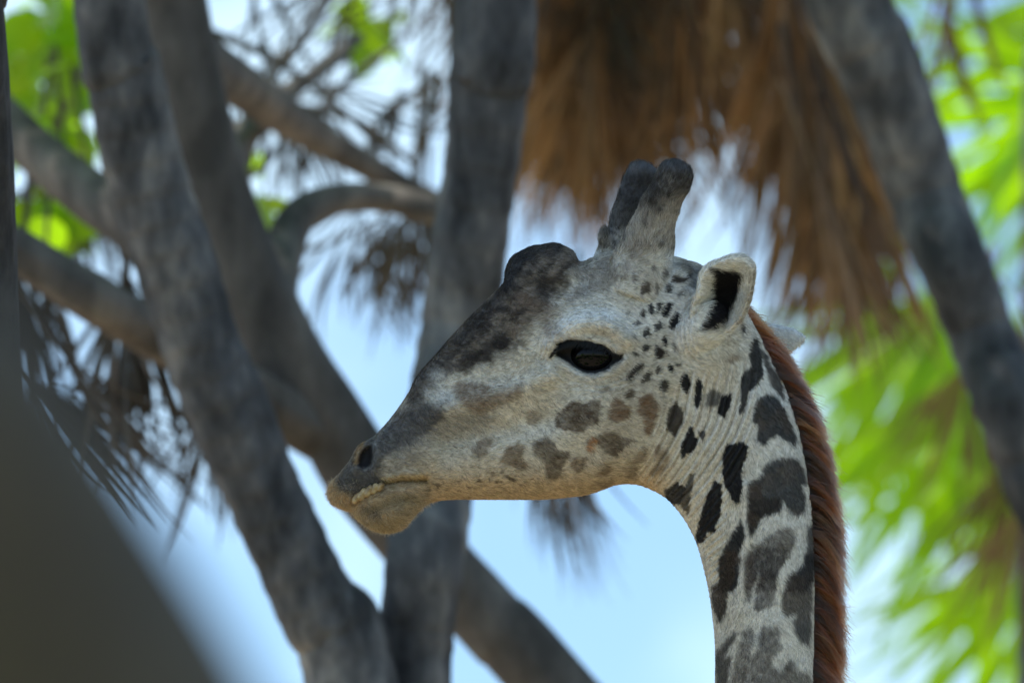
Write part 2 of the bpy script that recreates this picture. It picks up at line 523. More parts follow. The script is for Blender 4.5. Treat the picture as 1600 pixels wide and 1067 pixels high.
# ------------------------------------------------------------------ branching tree with crossing limbs
B0 = [(258, -60, 18.0, 50), (272, 0, 18.0, 51), (300, 150, 18.0, 54), (337, 300, 18.0, 57), (392, 440, 18.0, 58), (448, 555, 18.0, 57), (520, 665, 18.0, 58), (570, 745, 18.0, 60),
      (640, 830, 18.0, 59), (706, 905, 18.0, 55), (782, 988, 18.0, 56), (860, 1067, 18.0, 57)]
pts, rad = px_path(B0)
pts, rad = trunk_top(pts, rad, 9.2, 0.9)
pts, rad = to_ground(pts, rad, lean=0.9)
tree_b = empty('branching_tree', (pts[-1][0], pts[-1][1], 0))
tag(tree_b, 'leaning tree with crossing grey limbs and bright green leaves behind the left palm', 'tree')
add_tube('trunk', tree_b, pts, rad, M['limb_bark'], seed=33, rough=0.07, per=20, knob=0.05)
TOP_B = pts[0]
LIMBS = [
    [(-1250, -900, 19.6, 8), (-760, -420, 19.2, 22), (-380, -120, 18.9, 32), (-130, 70, 18.6, 39), (-30, 158, 18.5, 38), (50, 232, 18.4, 38), (128, 296, 18.3, 42), (205, 350, 18.2, 44), (300, 420, 18.1, 46), (392, 500, 18.0, 40)],
    [(-1150, -60, 16.9, 8), (-700, 60, 17.2, 20), (-380, 190, 17.4, 30), (-120, 320, 17.6, 35), (10, 385, 17.6, 36), (80, 426, 17.6, 36), (150, 468, 17.6, 39), (222, 512, 17.7, 38), (300, 556, 17.8, 40), (400, 620, 17.9, 42), (520, 690, 18.0, 40)],
    [(750, 345, 18.7, 22), (665, 326, 18.6, 23), (600, 310, 18.6, 23), (530, 310, 18.5, 24), (470, 335, 18.4, 28), (443, 390, 18.3, 32), (430, 460, 18.1, 34), (440, 540, 18.0, 36)],
    [(720, 330, 19.6, 14), (650, 300, 19.5, 17), (570, 258, 19.4, 22), (480, 205, 19.2, 28), (400, 150, 18.8, 34), (330, 100, 18.4, 36), (290, 60, 18.1, 34)],
    [(560, 60, 19.8, 9), (500, 110, 19.6, 12), (430, 160, 19.4, 18), (370, 230, 19.0, 26), (345, 310, 18.4, 30)],
]
TWIGS = [[(300, 40), (420, 90), (520, 160), (600, 240)], [(480, 205), (540, 130), (620, 70)], [(400, 150), (470, 60), (520, -40)], [(570, 258), (600, 180), (690, 120)], [(345, 300), (420, 250), (470, 160)], [(430, 160), (560, 190), (650, 260)],
         [(60, 240), (110, 150), (150, 60)], [(128, 296), (60, 330), (20, 300)]]
for i, l in enumerate(TWIGS):
    lp, lr = px_path([(x_, y_, 19.4 + 0.1 * i, 8 - 1.6 * j) for j, (x_, y_) in enumerate(l)])
    add_tube('twig', tree_b, lp, lr, M['limb_bark'], seed=80 + i, rough=0.1, per=8, m=10)
for i, l in enumerate(LIMBS):
    lp, lr = px_path(l)
    add_tube('limb', tree_b, lp, lr, M['limb_bark'], seed=40 + i, rough=0.07, per=16, knob=0.06)


def leaf_mesh(name, mat, L=0.11, W=0.07):
    V, F = [], []
    n = 6
    for k in range(n + 1):
        s = k / n
        hw = W / 2 * math.sin(math.pi * s ** 0.8) ** 0.8 + 0.0008
        z = -0.15 * L * s * s
        V += [(s * L, -hw, z + hw * 0.25), (s * L, 0, z), (s * L, hw, z + hw * 0.25)]
    for k in range(n):
        o = 3 * k
        F += [(o, o + 1, o + 4, o + 3), (o + 1, o + 2, o + 5, o + 4)]
    return mesh(name, V, F, mat)


LEAF = leaf_mesh('leaf', M['green_leaf'])
rr_ = np.random.default_rng(5)


def leaf_at(parent, h, scale, lead=None):
    x = rr_.normal(size=3) * np.array([1, 1, 0.6]) + np.array([0, 0, -0.5])
    x /= np.linalg.norm(x)
    z = rr_.normal(size=3) + np.array([0, -0.3, 1.2]); z -= x * np.dot(x, z); z /= np.linalg.norm(z)
    y = np.cross(z, x)
    o = link('leaf', LEAF, parent)
    mw = Matrix(((x[0], y[0], z[0], 0), (x[1], y[1], z[1], 0), (x[2], y[2], z[2], 0), (0, 0, 0, 1))) @ Matrix.Scale(scale, 4)
    mw.translation = Vector(h) - Vector(parent.location)
    o.matrix_local = mw


for (cx, cy, sx, sy, n, d) in ((60, 70, 65, 70, 70, 20.5), (75, 190, 55, 45, 34, 20.6), (65, 325, 36, 30, 16, 19.6), (582, 30, 16, 50, 12, 21), (408, 300, 10, 10, 4, 20), (380, 255, 14, 14, 3, 20),
                               (1220, 145, 16, 40, 12, 22.5)):
    for i in range(n):
        leaf_at(tree_b, P(cx + rr_.normal(0, sx * 0.6), cy + rr_.normal(0, sy * 0.6), d + rr_.normal(0, 0.4)), 0.8 + 0.7 * rr_.random())

HEAD_C = P(1000, 560, 14.0)

# ------------------------------------------------------------------ dark trunk at the picture's edge, blurred limb close by
pts, rad = px_path([(-62, -120, 14.6, 40), (-38, 0, 14.6, 40), (-22, 180, 14.6, 40), (-14, 350, 14.6, 40), (-8, 530, 14.6, 40), (2, 800, 14.6, 42), (10, 1100, 14.6, 44)])
pts, rad = trunk_top(pts, rad, 9.5, 1.6)
pts, rad = to_ground(pts, rad, lean=0.3)
TOP_E = pts[0]
edge_tree = empty('dark_tree', (pts[-1][0], pts[-1][1], 0))
tag(edge_tree, 'narrow strip of rough black trunk along the left picture edge', 'tree')
add_tube('trunk', edge_tree, pts, rad, M['black_bark'], seed=71, rough=0.10, per=30, knob=0.06)
# unseen leafy crown, added along the sun line to shade head and trunks
NL = 13000
SH = [HEAD_C + np.array(SUN_DIR) * q for q in (9.6, 10.4, 11.2)]
shade_blobs = [(*(SH[0] + np.array([0, 0, 0])), 1.35), (*(SH[1] + np.array([0.3, 0.2, -0.4])), 1.3), (*(SH[1] + np.array([-0.5, -0.3, -0.6])), 1.3), (*(SH[2] + np.array([0, 0.2, 0.1])), 1.3), (*(SH[0] + np.array([0.9, 0.1, -1.2])), 1.1), (*(SH[1] + np.array([-1.6, 0.5, -1.0])), 1.4), (*(SH[2] + np.array([0.7, -0.4, -0.3])), 1.2)]
for q_, a_, b_ in ((9.0, 640, 900), (9.6, 560, 700), (9.2, 470, 780), (9.8, 700, 480), (9.4, 735, 250), (10.2, 330, 560), (9.0, 560, 1000)):
    shade_blobs.append((*(P(a_, b_, 17.0) + np.array(SUN_DIR) * q_), 0.85))
Vb = np.array([v.co[:] for v in LEAF.vertices]); Fb = np.array([p.vertices[:] for p in LEAF.polygons])
BV, BF = [], []
for i in range(NL):
    bx, by, bz, br = shade_blobs[i % len(shade_blobs)]
    q = rr_.normal(size=3); q /= np.linalg.norm(q); q *= br * rr_.random() ** 0.45 * np.array([1, 1, 0.6])
    x = rr_.normal(size=3) + np.array([0, 0, -0.4]); x /= np.linalg.norm(x)
    z = rr_.normal(size=3) + np.array([0, 0, 1.0]); z -= x * np.dot(x, z); z /= np.linalg.norm(z)
    y = np.cross(z, x)
    A = np.stack([x, y, z]) * (1.2 + 0.9 * rr_.random())
    BV.append(Vb @ A + np.array([bx, by, bz]) + q - np.array(edge_tree.location)); BF.append(Fb + i * len(Vb))
link('crown', mesh('crown', np.vstack(BV), np.vstack(BF), M['green_leaf']), edge_tree)
for i, (bx, by, bz, br) in enumerate(shade_blobs):
    b_ = np.array([bx, by, bz])
    mid = (TOP_E + b_) / 2 + np.array([0, 0, 0.3])
    add_tube('limb', edge_tree, np.vstack([TOP_E - np.array([0, 0, 0.2]), mid, b_]), np.array([0.06, 0.045, 0.02]), M['limb_bark'], seed=60 + i, m=16)


pts, rad = px_path([(-480, 250, 5.0, 250), (-190, 620, 5.0, 245), (15, 900, 5.0, 240), (190, 1200, 5.0, 245), (310, 1500, 5.0, 250)])
pts, rad = trunk_top(pts, rad, 4.6, 0.6)
pts, rad = to_ground(pts, rad, lean=0.5)
near_tree = empty('leaning_tree', (pts[-1][0], pts[-1][1], 0))
tag(near_tree, 'large out-of-focus brown-grey trunk filling the bottom left corner', 'tree')
add_tube('trunk', near_tree, pts, rad, M['grey_bark'], seed=77, rough=0.04, per=16)

# ------------------------------------------------------------------ hanging dead fronds and green fans in view
dr = np.random.default_rng(42)
# brown thatch behind the horns
for i in range(40):
    x = 830 + 335 * dr.random(); y = -330 + 330 * dr.random()
    y += 60 * math.sin((x - 830) / 60.0)
    frond(palm_d, 'old' if i % 4 == 3 else 'dead', i, x, y, 21.0 + 1.8 * dr.random(), -90 + dr.normal(0, 6), dr.normal(0, 8), dr.normal(0, 40), 0.62 + 0.15 * dr.random())
for (x, y, d, a, s) in ((1235, -160, 20.8, -87, 0.8), (1262, -40, 20.9, -80, 0.85), (1235, 60, 21.2, -80, 0.72), (1285, 100, 21.4, -74, 0.68), (1260, -250, 21.6, -88, 0.8),
                        (1480, -190, 21.5, -86, 0.55), (1470, -60, 22.0, -88, 0.45), (1300, 160, 21.0, -70, 0.5), (1240, 160, 20.0, -78, 0.60), (1262, 230, 19.8, -74, 0.55), (1225, 120, 20.4, -84, 0.6), (1290, 60, 20.2, -72, 0.6), (1250, 20, 19.9, -80, 0.7)):
    frond(palm_d, 'strip', int(x), x + 8, y + 30, d, a, 0, dr.normal(0, 30), s * 0.85)
for i in range(90):
    x = 828 + 500 * dr.random() if i < 60 else 1222 + 105 * dr.random()
    if 1168 < x < 1216: continue
    lim = np.interp(x, [828, 900, 960, 1060, 1120, 1160, 1200, 1240, 1300, 1345], [380, 420, 370, 390, 320, 200, 300, 540, 640, 660])
    sc_ = 0.45 + 0.35 * dr.random()
    y = lim - dr.random() ** 2 * 160 - sc_ * 1.15 / 0.00165
    frond(palm_d, 'strip', i, x, y, 20.6 + 2.6 * dr.random(), -90 + dr.normal(0, 3) + max(0, (x - 1180) / 14), dr.normal(0, 5), dr.normal(0, 50), sc_)
for (x, y, d, a, s) in ((852, 650, 18.6, -92, 0.50), (888, 640, 18.8, -89, 0.52), (872, 680, 18.5, -90, 0.46), (898, 690, 18.6, -87, 0.36), (846, 690, 18.6, -90, 0.38)):
    frond(palm_d, 'old', int(x), x, y, d, a, 0, 70, s)
for i, (x0_, y0_) in enumerate(((852, 650), (888, 640), (872, 680))):
    lp, lr = px_path([(940 + 45 * i, -330, 24.0, 4), (930 + 40 * i, 60, 24.0, 4), (905 + 25 * i, 420, 23.0, 3.5), (x0_, y0_, 18.6, 3)])
    add_tube('stalk', palm_d, lp, lr, M['dead_frond'], seed=95 + i, m=8, per=8)
# left: dark hanging fronds
for (x, y, d, a, s) in ((200, 430, 18.4, -92, 0.66), (185, 470, 18.3, -95, 0.60), (228, 500, 18.6, -88, 0.50), (100, 560, 18.3, -52, 0.60), (40, 600, 18.4, -50, 0.62),
                        (345, 540, 18.9, -84, 0.55), (330, 600, 18.9, -88, 0.5), (30, 440, 18.5, -98, 0.55), (20, 380, 18.9, -85, 0.6), (70, 420, 18.9, -92, 0.35), (375, 660, 18.9, -85, 0.35)):
    frond(palm_e, 'frayed', int(x), x, y, d, a, 0, dr.normal(0, 25), s)
# upper middle: withered fronds against the sky
for (x, y, d, a, s) in ((560, -60, 20.6, -140, 0.55), (500, 130, 20.0, -60, 0.5), (640, 310, 19.8, -103, 0.5), (600, 330, 20.2, -95, 0.42), (560, 320, 20.1, -110, 0.5), (470, 60, 20.6, 40, 0.45), (420, 170, 19.8, 60, 0.4)):
    frond(palm_c, 'wisp', int(x), x, y, d, a, 0, dr.normal(0, 20), s)
for (x, y, d, a, s) in ((650, -250, 20.6, -92, 0.62), (665, -180, 20.9, -90, 0.62), (680, -300, 20.7, -90, 0.75), (655, 300, 20.2, -92, 0.45), (640, 330, 20.4, -96, 0.40), (668, 330, 20.3, -88, 0.5), (420, 130, 19.9, -80, 0.38), (380, 90, 19.9, -100, 0.36),
                        (460, 190, 19.9, -70, 0.30), (100, 250, 19.9, -85, 0.4), (60, 270, 19.9, -95, 0.4), (140, 280, 19.9, -80, 0.4)):
    frond(palm_c, 'old', int(x), x, y, d, a, 0, dr.normal(0, 20), s)
# right: living fans
for (x, y, d, a, w, t, s) in ((1510, 430, 20.4, -112, 20, 12, 0.80), (1560, 480, 20.9, -128, 34, -20, 0.78), (1600, 620, 20.6, -122, 22, 15, 0.76), (1650, 740, 21.0, -125, 36, -15, 0.74),
                              (1690, 150, 20.8, -165, 10, -30, 0.62), (1690, 40, 21.2, -150, 25, 25, 0.66), (1720, -40, 21.5, -172, 25, 10, 0.70), (1640, 900, 21.4, -135, 20, 10, 0.6), (1545, 430, 22.6, -108, 25, -10, 0.8), (1620, 560, 22.2, -116, 30, 20, 0.7), (1445, 500, 21.8, -118, 25, 10, 0.6), (1410, 640, 22.0, -104, 30, -15, 0.5), (1580, 860, 22.0, -100, 25, -20, 0.6),
                              (1680, 240, 21.4, -120, 30, 0, 0.5), (1400, 330, 22.6, -95, 10, 45, 0.32), (1225, 20, 22.8, -90, 10, 30, 0.32)):
    frond(palm_f, 'hang', int(x), x, y, d, a, w, t, s, back=3.9)
for (x, y, d, a, s) in ((1520, 560, 22.6, -100, 0.45), (1590, 700, 22.8, -92, 0.5), (1605, 780, 22.2, -95, 0.45)):
    frond(palm_f, 'dead', int(x), x, y, d, a, 0, 20, s)

# ------------------------------------------------------------------ unseen woodland, added on the viewer's side to darken the eye's reflection
wr = np.random.default_rng(9)
NWD = 30000
th_ = wr.uniform(R(150), R(390), NWD)
rad_ = 13 + 4 * wr.random(NWD)
hgt = 1.6 + 2.8 * fbm(np.cos(th_) * 4 + 9, np.sin(th_) * 4, seed=90)
hgt += 4.5 * sstep(0.62, 0.72, vnoise(th_ * 5.0, th_ * 0, seed=91))
wz = hgt * wr.random(NWD) ** 0.75
wc = np.stack([np.cos(th_) * rad_, np.sin(th_) * rad_ * 0.95 + 9.0, wz], -1)
# unseen low scrub, added to break up the ground mirrored in the eye
ns_ = 9000
bc = np.stack([wr.uniform(-9, 9, 46), wr.uniform(-3, 11, 46)], -1)
bi = wr.integers(0, 46, ns_)
br_ = (0.4 + 0.5 * wr.random(46))[bi]
bo = wr.normal(size=(ns_, 3)); bo /= np.linalg.norm(bo, axis=1)[:, None]; bo *= wr.random((ns_, 1)) ** 0.4
wc[:ns_, 0] = bc[bi, 0] + bo[:, 0] * br_; wc[:ns_, 1] = bc[bi, 1] + bo[:, 1] * br_; wc[:ns_, 2] = np.abs(bo[:, 2]) * br_ * 0.9
nearcam = np.hypot(wc[:ns_, 0], wc[:ns_, 1]) < 2.2
wc[:ns_][nearcam, 0] += 9.0
qx = wr.normal(size=(NWD, 3)); qx /= np.linalg.norm(qx, axis=1)[:, None]
qy = np.cross(qx, wr.normal(size=(NWD, 3))); qy /= np.linalg.norm(qy, axis=1)[:, None]
sz = (0.16 + 0.2 * wr.random(NWD))[:, None]
WV = np.stack([wc - qx * sz, wc - qy * sz * 0.5, wc + qx * sz, wc + qy * sz * 0.5], 1).reshape(-1, 3)
woods = link('woodland', mesh('woodland', WV, np.arange(NWD * 4).reshape(-1, 4), M['green_leaf'], smooth=False))
tag(woods, 'unseen leafy woodland round the clearing, added to darken the eye reflection', 'woodland', kind='stuff')

# ------------------------------------------------------------------ giraffe
# Built in its own plane: x to the right and z up in millimetres of the photograph's grid (1 px = 1 mm at the head), y = depth (mm).
PAIRS = [  # top line, under line, half width
    (514, 768, 514.5, 773, 3), (519, 757, 522, 783, 20), (530, 742, 536, 790, 32), (546, 722, 550, 794, 40), (561, 697, 561, 806, 45), (583, 684, 582, 822, 48), (602, 665, 607, 827, 49),
    (622, 640, 628, 820, 50), (640, 613, 648, 798, 52), (653, 587, 668, 784, 54), (680, 556, 705, 779, 58), (720, 511, 755, 779, 66), (760, 471, 803, 779, 78), (787, 443, 838, 779, 86),
    (791, 420, 858, 778, 92), (803, 400, 872, 777, 95), (830, 387, 888, 775, 98), (866, 381, 908, 773, 101), (890, 390, 925, 769, 103), (905, 409, 940, 764, 105), (925, 404, 956, 758, 105),
    (950, 396, 972, 755, 104), (985, 393, 988, 755, 102), (1025, 398, 1003, 758, 100), (1065, 405, 1018, 764, 97), (1100, 418, 1030, 770, 94), (1130, 440, 1042, 778, 91), (1158, 474, 1053, 789, 88),
    (1182, 517, 1066, 805, 84), (1206, 563, 1078, 824, 82), (1230, 617, 1090, 850, 80), (1250, 683, 1100, 885, 79), (1262, 752, 1109, 925, 80), (1269, 832, 1115, 965, 82), (1271, 922, 1119, 1010, 86),
    (1270, 1012, 1119, 1060, 90), (1270, 1110, 1118, 1130, 94), (1275, 1250, 1115, 1250, 100)]
LOWER = [(1275, 1235, 1115, 1235, 99), (1295, 1450, 1108, 1460, 110), (1340, 1800, 1100, 1820, 135), (1420, 2150, 1090, 2180, 170), (1530, 2450, 1100, 2560, 215), (1700, 2600, 1180, 2900, 240),
         (1900, 2620, 1400, 3230, 290), (2250, 2660, 1900, 3330, 340), (2700, 2800, 2400, 3300, 350), (3050, 2950, 2850, 3200, 260), (3180, 3050, 3120, 3120, 60)]
EYE = (925.0, 556.0)
ALMOND = [(740 + a / 4.103, 360 + b / 4.103) for a, b in ((510, 800), (522, 722), (600, 690), (680, 700), (760, 720), (830, 735), (890, 780), (960, 790), (955, 830), (900, 860), (850, 900), (770, 922), (700, 915),
                                                          (640, 880), (570, 830))]
NOSTRIL = [(556, 724), (562, 706), (572, 695), (583, 692), (585, 712), (581, 728), (566, 734)]
MOUTH = [(540, 797), (552, 790), (557, 776), (578, 763), (600, 755), (630, 751), (664, 750)]


def gz(d, s):
    return np.exp(-(d / s) ** 2)


def relief(x, y):
    """how far the flank of the head stands out (mm) at picture place x, y"""
    D = np.zeros_like(x)
    D += 17 * gz(line_d(x, y, [(858, 545), (868, 527), (888, 511), (918, 503), (950, 507), (976, 528)]), 15)
    D += 4.5 * gz(line_d(x, y, [(872, 566), (895, 583), (925, 592), (958, 580), (975, 562)]), 7)
    D += 5 * gz(line_d(x, y, [(880, 532), (915, 528), (945, 535), (965, 548)]), 5)
    D += -13 * sstep(3, -9, poly_sd(x, y, ALMOND))
    D += -6 * gz(line_d(x, y, [(872, 548), (850, 552)]), 12)
    D += 11 * gz(line_d(x, y, [(860, 585), (800, 610), (740, 626), (690, 638)]), 17)
    D += -13 * gz(line_d(x, y, [(850, 655), (780, 672), (700, 690)]), 26)
    D += 13 * np.exp(-((x - 950) / 80) ** 2 - ((y - 650) / 60) ** 2)
    D += 6 * gz(line_d(x, y, [(700, 752), (780, 752), (860, 750), (930, 735), (985, 700)]), 20)
    D += -6 * gz(line_d(x, y, [(1000, 740), (1035, 690), (1055, 620)]), 16)
    D += -8 * gz(line_d(x, y, [(830, 445), (875, 455), (915, 440)]), 18)
    D += -15 * sstep(2, -9, poly_sd(x, y, NOSTRIL))
    D += 6 * gz(line_d(x, y, [(587, 690), (590, 712), (585, 736)]), 5)
    D += 4 * gz(line_d(x, y, [(553, 735), (556, 712), (568, 692)]), 5)
    D += -9 * gz(line_d(x, y, MOUTH), 4.5)
    D += 5 * gz(line_d(x, y, [(606, 746), (635, 741), (660, 742)]), 6)
    D += 14 * np.exp(-((x - 604) / 34) ** 2 - ((y - 797) / 22) ** 2)
    D += 8 * np.exp(-((x - 538) / 20) ** 2 - ((y - 768) / 18) ** 2)
    D += 5 * gz(line_d(x, y, [(572, 787), (596, 776), (626, 766), (648, 762)]), 6)
    D += -5 * gz(line_d(x, y, [(578, 797), (602, 788), (632, 778)]), 5)
    D += 4 * gz(line_d(x, y, [(590, 808), (612, 800), (636, 790)]), 7)
    D += -5 * gz(line_d(x, y, [(664, 750), (672, 765), (664, 782)]), 7)
    D += 20 * np.exp(-((x - 1108) / 34) ** 2 - ((y - 545) / 42) ** 2)
    D += 5 * gz(line_d(x, y, [(1164, 757), (1167, 811), (1164, 840), (1158, 905), (1150, 960), (1138, 1067), (1130, 1150)]), 6)
    D += -5 * gz(line_d(x, y, [(1140, 800), (1142, 880), (1132, 980)]), 16)
    D += 6 * gz(line_d(x, y, [(1215, 640), (1225, 760), (1228, 900)]), 30)
    return D


THROAT = [(1035, 640), (1075, 585), (1120, 585), (1172, 560), (1180, 600), (1165, 700), (1135, 760), (1120, 900), (1105, 960), (1085, 860), (1040, 790), (985, 770)]


def wrinkles(x, y):
    m = sstep(14, -10, poly_sd(x, y, THROAT))
    q = x * 0.93 + y * 0.36 + 10 * (fbm(x / 60, y / 60, seed=4) - 0.5)
    # the folds run down the throat and turn with it
    q = q + 0.0016 * (y - 650) ** 2
    s = np.sin(q * 2 * np.pi / 12.5) * 0.65 + np.sin(q * 2 * np.pi / 7.3 + 1) * 0.35
    W = 3.2 * m * s * (0.45 + 0.9 * vnoise(x / 40, y / 70, seed=8))
    # lids and brow
    br = line_d(x, y, [(845, 560), (862, 520), (895, 495), (940, 488), (985, 505)])
    W += 0.9 * np.exp(-(br / 20) ** 2) * np.sin(br * 2 * np.pi / 6.0 + 3 * fbm(x / 20, y / 20, seed=6))
    lo = line_d(x, y, [(850, 575), (890, 600), (940, 606), (985, 590)])
    W += 0.7 * np.exp(-(lo / 10) ** 2) * np.cos(lo * 2 * np.pi / 8.0)
    eb = np.hypot(x - 1110, (y - 520) * 0.8)
    W += 1.3 * np.exp(-((eb - 44) / 13) ** 2) * np.sin(eb * 2 * np.pi / 7.5) * sstep(1110, 1085, x)
    W += 1.1 * (fbm(x / 28, y / 28, seed=12) - 0.5) * 2
    return W


def loft(pairs, per, m, reliefs):
    c = catmull(np.array(pairs, dtype=float), per)
    th = np.linspace(0, 2 * np.pi, m, endpoint=False)
    t = np.cos(th)                                            # 1 top, -1 underside
    sg = np.sin(th)
    T, B, W_ = c[:, 0:2], c[:, 2:4], c[:, 4]
    x = B[:, 0:1] + (T[:, 0:1] - B[:, 0:1]) * (t + 1) / 2
    y = B[:, 1:2] + (T[:, 1:2] - B[:, 1:2]) * (t + 1) / 2
    fl = np.sign(sg) * np.abs(sg) ** 0.80
    dep = W_[:, None] * fl
    if reliefs:
        dep = dep + np.sign(sg) * relief(x, y) * np.clip(np.abs(sg) * 1.6, 0, 1) * np.clip(W_[:, None] / 40, 0, 1)
    V = np.stack([x, dep, y], -1)
    return c, V


def close_loft(V):
    n, m = V.shape[:2]
    F = [tuple(f) for f in ring_faces(n, m)]
    Vf = np.vstack([V.reshape(-1, 3), V[0].mean(0), V[-1].mean(0)])
    F += [((j + 1) % m, j, n * m) for j in range(m)] + [((n - 1) * m + j, (n - 1) * m + (j + 1) % m, n * m + 1) for j in range(m)]
    return Vf, F


def blob_tube(pts, m=40, per=10, flat=1.0):
    """closed tapered tube: [(x, depth, y, r)], rounded at the far end"""
    c = catmull(np.array(pts, dtype=float), per)
    p, r = c[:, :3], c[:, 3]
    t = np.gradient(p, axis=0); t /= np.linalg.norm(t, axis=1)[:, None]
    u = np.cross(t, np.array([0, 1.0, 0])); u /= np.linalg.norm(u, axis=1)[:, None]
    v = np.cross(t, u)
    th = np.linspace(0, 2 * np.pi, m, endpoint=False)
    V = p[:, None, :] + r[:, None, None] * (np.cos(th)[None, :, None] * u[:, None, :] + flat * np.sin(th)[None, :, None] * v[:, None, :])
    # dome
    e, tt, re = p[-1], t[-1], r[-1]
    rings = [V]
    for k in range(1, 7):
        a = k / 7 * math.pi / 2
        rings.append((e + tt * re * math.sin(a) * 0.8 + re * math.cos(a) * (np.cos(th)[:, None] * u[-1] + flat * np.sin(th)[:, None] * v[-1]))[None])
    return close_loft(np.concatenate(rings, 0))


EAR = [(900 + a / 2.884, 230 + b / 2.884) for a, b in ((520, 690), (545, 640), (552, 590), (580, 545), (640, 512), (710, 493), (750, 502), (778, 528), (789, 562), (785, 610), (772, 680), (752, 740), (722, 790), (680, 830),
                                                       (620, 868), (570, 882), (530, 850), (505, 780))]
EAR_HOLE = [(900 + a / 2.884, 230 + b / 2.884) for a, b in ((588, 545), (640, 556), (695, 556), (738, 580), (722, 655), (704, 708), (670, 772), (605, 818), (540, 830), (572, 772), (590, 735), (600, 690), (600, 630))]
FAR_EAR = [(1110, 470), (1150, 485), (1198, 503), (1240, 513), (1256, 521), (1263, 528), (1258, 536), (1246, 546), (1234, 553), (1205, 556), (1160, 548), (1110, 540)]


def resample(poly, n):
    c = catmull(np.vstack([poly, poly[:1]]), 12)
    s = np.concatenate([[0], np.cumsum(np.linalg.norm(np.diff(c, axis=0), axis=1))])
    q = np.linspace(0, s[-1], n, endpoint=False)
    return np.stack([np.interp(q, s, c[:, 0]), np.interp(q, s, c[:, 1])], -1)


def ear_near():
    o = resample(np.array(EAR), 96); ctr = np.array([1126.0, 474.0])
    ax = np.array([0.55, -0.83])

    def base(p):
        u = ((p - np.array([1092, 530])) @ ax) / 145.0
        return -100 - 42 * np.clip(u, 0, 1.1)
    rings = []
    for k in np.linspace(0.02, 1.0, 16)[::-1]:                 # back shell, rim to centre
        p = ctr + (o - ctr) * k
        rings.append(np.stack([p[:, 0], base(o) * k + base(ctr) * (1 - k) + 6 + 46 * math.sqrt(max(0, 1 - k ** 2.2)), p[:, 1]], -1))
    back = rings[::-1]
    front = []
    for k in np.linspace(0.99, 0.02, 22):
        p = ctr + (o - ctr) * k
        bowl = 34 * sstep(0.90, 0.25, np.array(k)) - 5 * math.exp(-((k - 0.94) / 0.05) ** 2)
        front.append(np.stack([p[:, 0], base(o) * k + base(ctr) * (1 - k) - 3 + bowl, p[:, 1]], -1))
    return close_loft(np.array(back + front))


def ear_far():
    o = resample(np.array(FAR_EAR), 80); ctr = np.array([1180.0, 520.0])
    back, front = [], []
    for k in np.linspace(0.02, 1, 12):
        p = ctr + (o - ctr) * k
        back.append(np.stack([p[:, 0], 100 + 0 * p[:, 0] + 5 + 9 * math.sqrt(1 - k * k), p[:, 1]], -1))
    for k in np.linspace(0.99, 0.02, 12):
        p = ctr + (o - ctr) * k
        front.append(np.stack([p[:, 0], 100 + 0 * p[:, 0] - 3 - 10 * math.sqrt(1 - k * k), p[:, 1]], -1))
    return close_loft(np.array(back + front))


pieces = []
CL, LV = loft(PAIRS, 16, 260, True)
pieces.append(close_loft(LV))
pieces.append(blob_tube([(990, -36, 455, 58), (1002, -42, 418, 50), (1012, -47, 382, 40), (1022, -51, 345, 32), (1035, -54, 314, 28), (1047, -56, 290, 27.5), (1054, -57, 274, 26.5)]))
pieces.append(blob_tube([(956, 40, 450, 44), (963, 44, 410, 37), (975, 47, 370, 28), (985, 50, 330, 27), (995, 52, 298, 25.5), (1002, 53, 280, 26), (1005, 53, 272, 25)]))
pieces.append(blob_tube([(953, 22, 392, 14), (947, 20, 376, 12), (944, 20, 364, 10)]))
pieces.append(blob_tube([(1060, -42, 450, 26), (1066, -42, 432, 22), (1070, -42, 426, 15)]))
pieces.append(ear_near())
pieces.append(ear_far())
pieces.append(blob_tube([(1085, -70, 530, 42), (1098, -92, 512, 34), (1108, -104, 494, 24)]))


def to_m(V):
    """picture-plane millimetres -> metres in a frame x right, y depth, z up, origin at the picture's centre"""
    V = np.asarray(V, dtype=float)
    return np.stack([(V[:, 0] - 800) * 0.001, V[:, 1] * 0.001, (533.5 - V[:, 2]) * 0.001], -1)


def plane_to_world(Q):
    return CAM + FWD * FOCUS + Q[:, 0:1] * RGT + Q[:, 1:2] * FWD + Q[:, 2:3] * UP


VV, FF, off = [], [], 0
for V, F in pieces:
    VV.append(to_m(V)); FF += [tuple(i + off for i in f) for f in F]; off += len(V)
tmp = link('body_raw', mesh('body_raw', np.vstack(VV), FF, None))
rm = tmp.modifiers.new('remesh', 'REMESH')
rm.mode = 'VOXEL'; rm.voxel_size = 0.0019; rm.adaptivity = 0.0
dg = bpy.context.evaluated_depsgraph_get()
ev = tmp.evaluated_get(dg)
em = ev.to_mesh()
nv = len(em.vertices)
Q = np.empty(nv * 3, dtype=np.float32); em.vertices.foreach_get('co', Q); Q = Q.reshape(-1, 3).astype(np.float64)
nl = len(em.loops)
lv = np.empty(nl, dtype=np.int32); em.loops.foreach_get('vertex_index', lv)
QF = lv.reshape(-1, 4) if nl == 4 * len(em.polygons) else None
ne = len(em.edges)
E = np.empty(ne * 2, dtype=np.int32); em.edges.foreach_get('vertices', E); E = E.reshape(-1, 2)
ev.to_mesh_clear()
bpy.data.objects.remove(tmp)


def smooth(Q, it, f=0.5):
    deg = np.bincount(E.ravel(), minlength=len(Q)).astype(float)[:, None] + 1e-9
    for _ in range(it):
        S = np.zeros_like(Q)
        for a in range(3):
            S[:, a] = np.bincount(E[:, 0], Q[E[:, 1], a], len(Q)) + np.bincount(E[:, 1], Q[E[:, 0], a], len(Q))
        Q = Q + f * (S / deg - Q)
    return Q


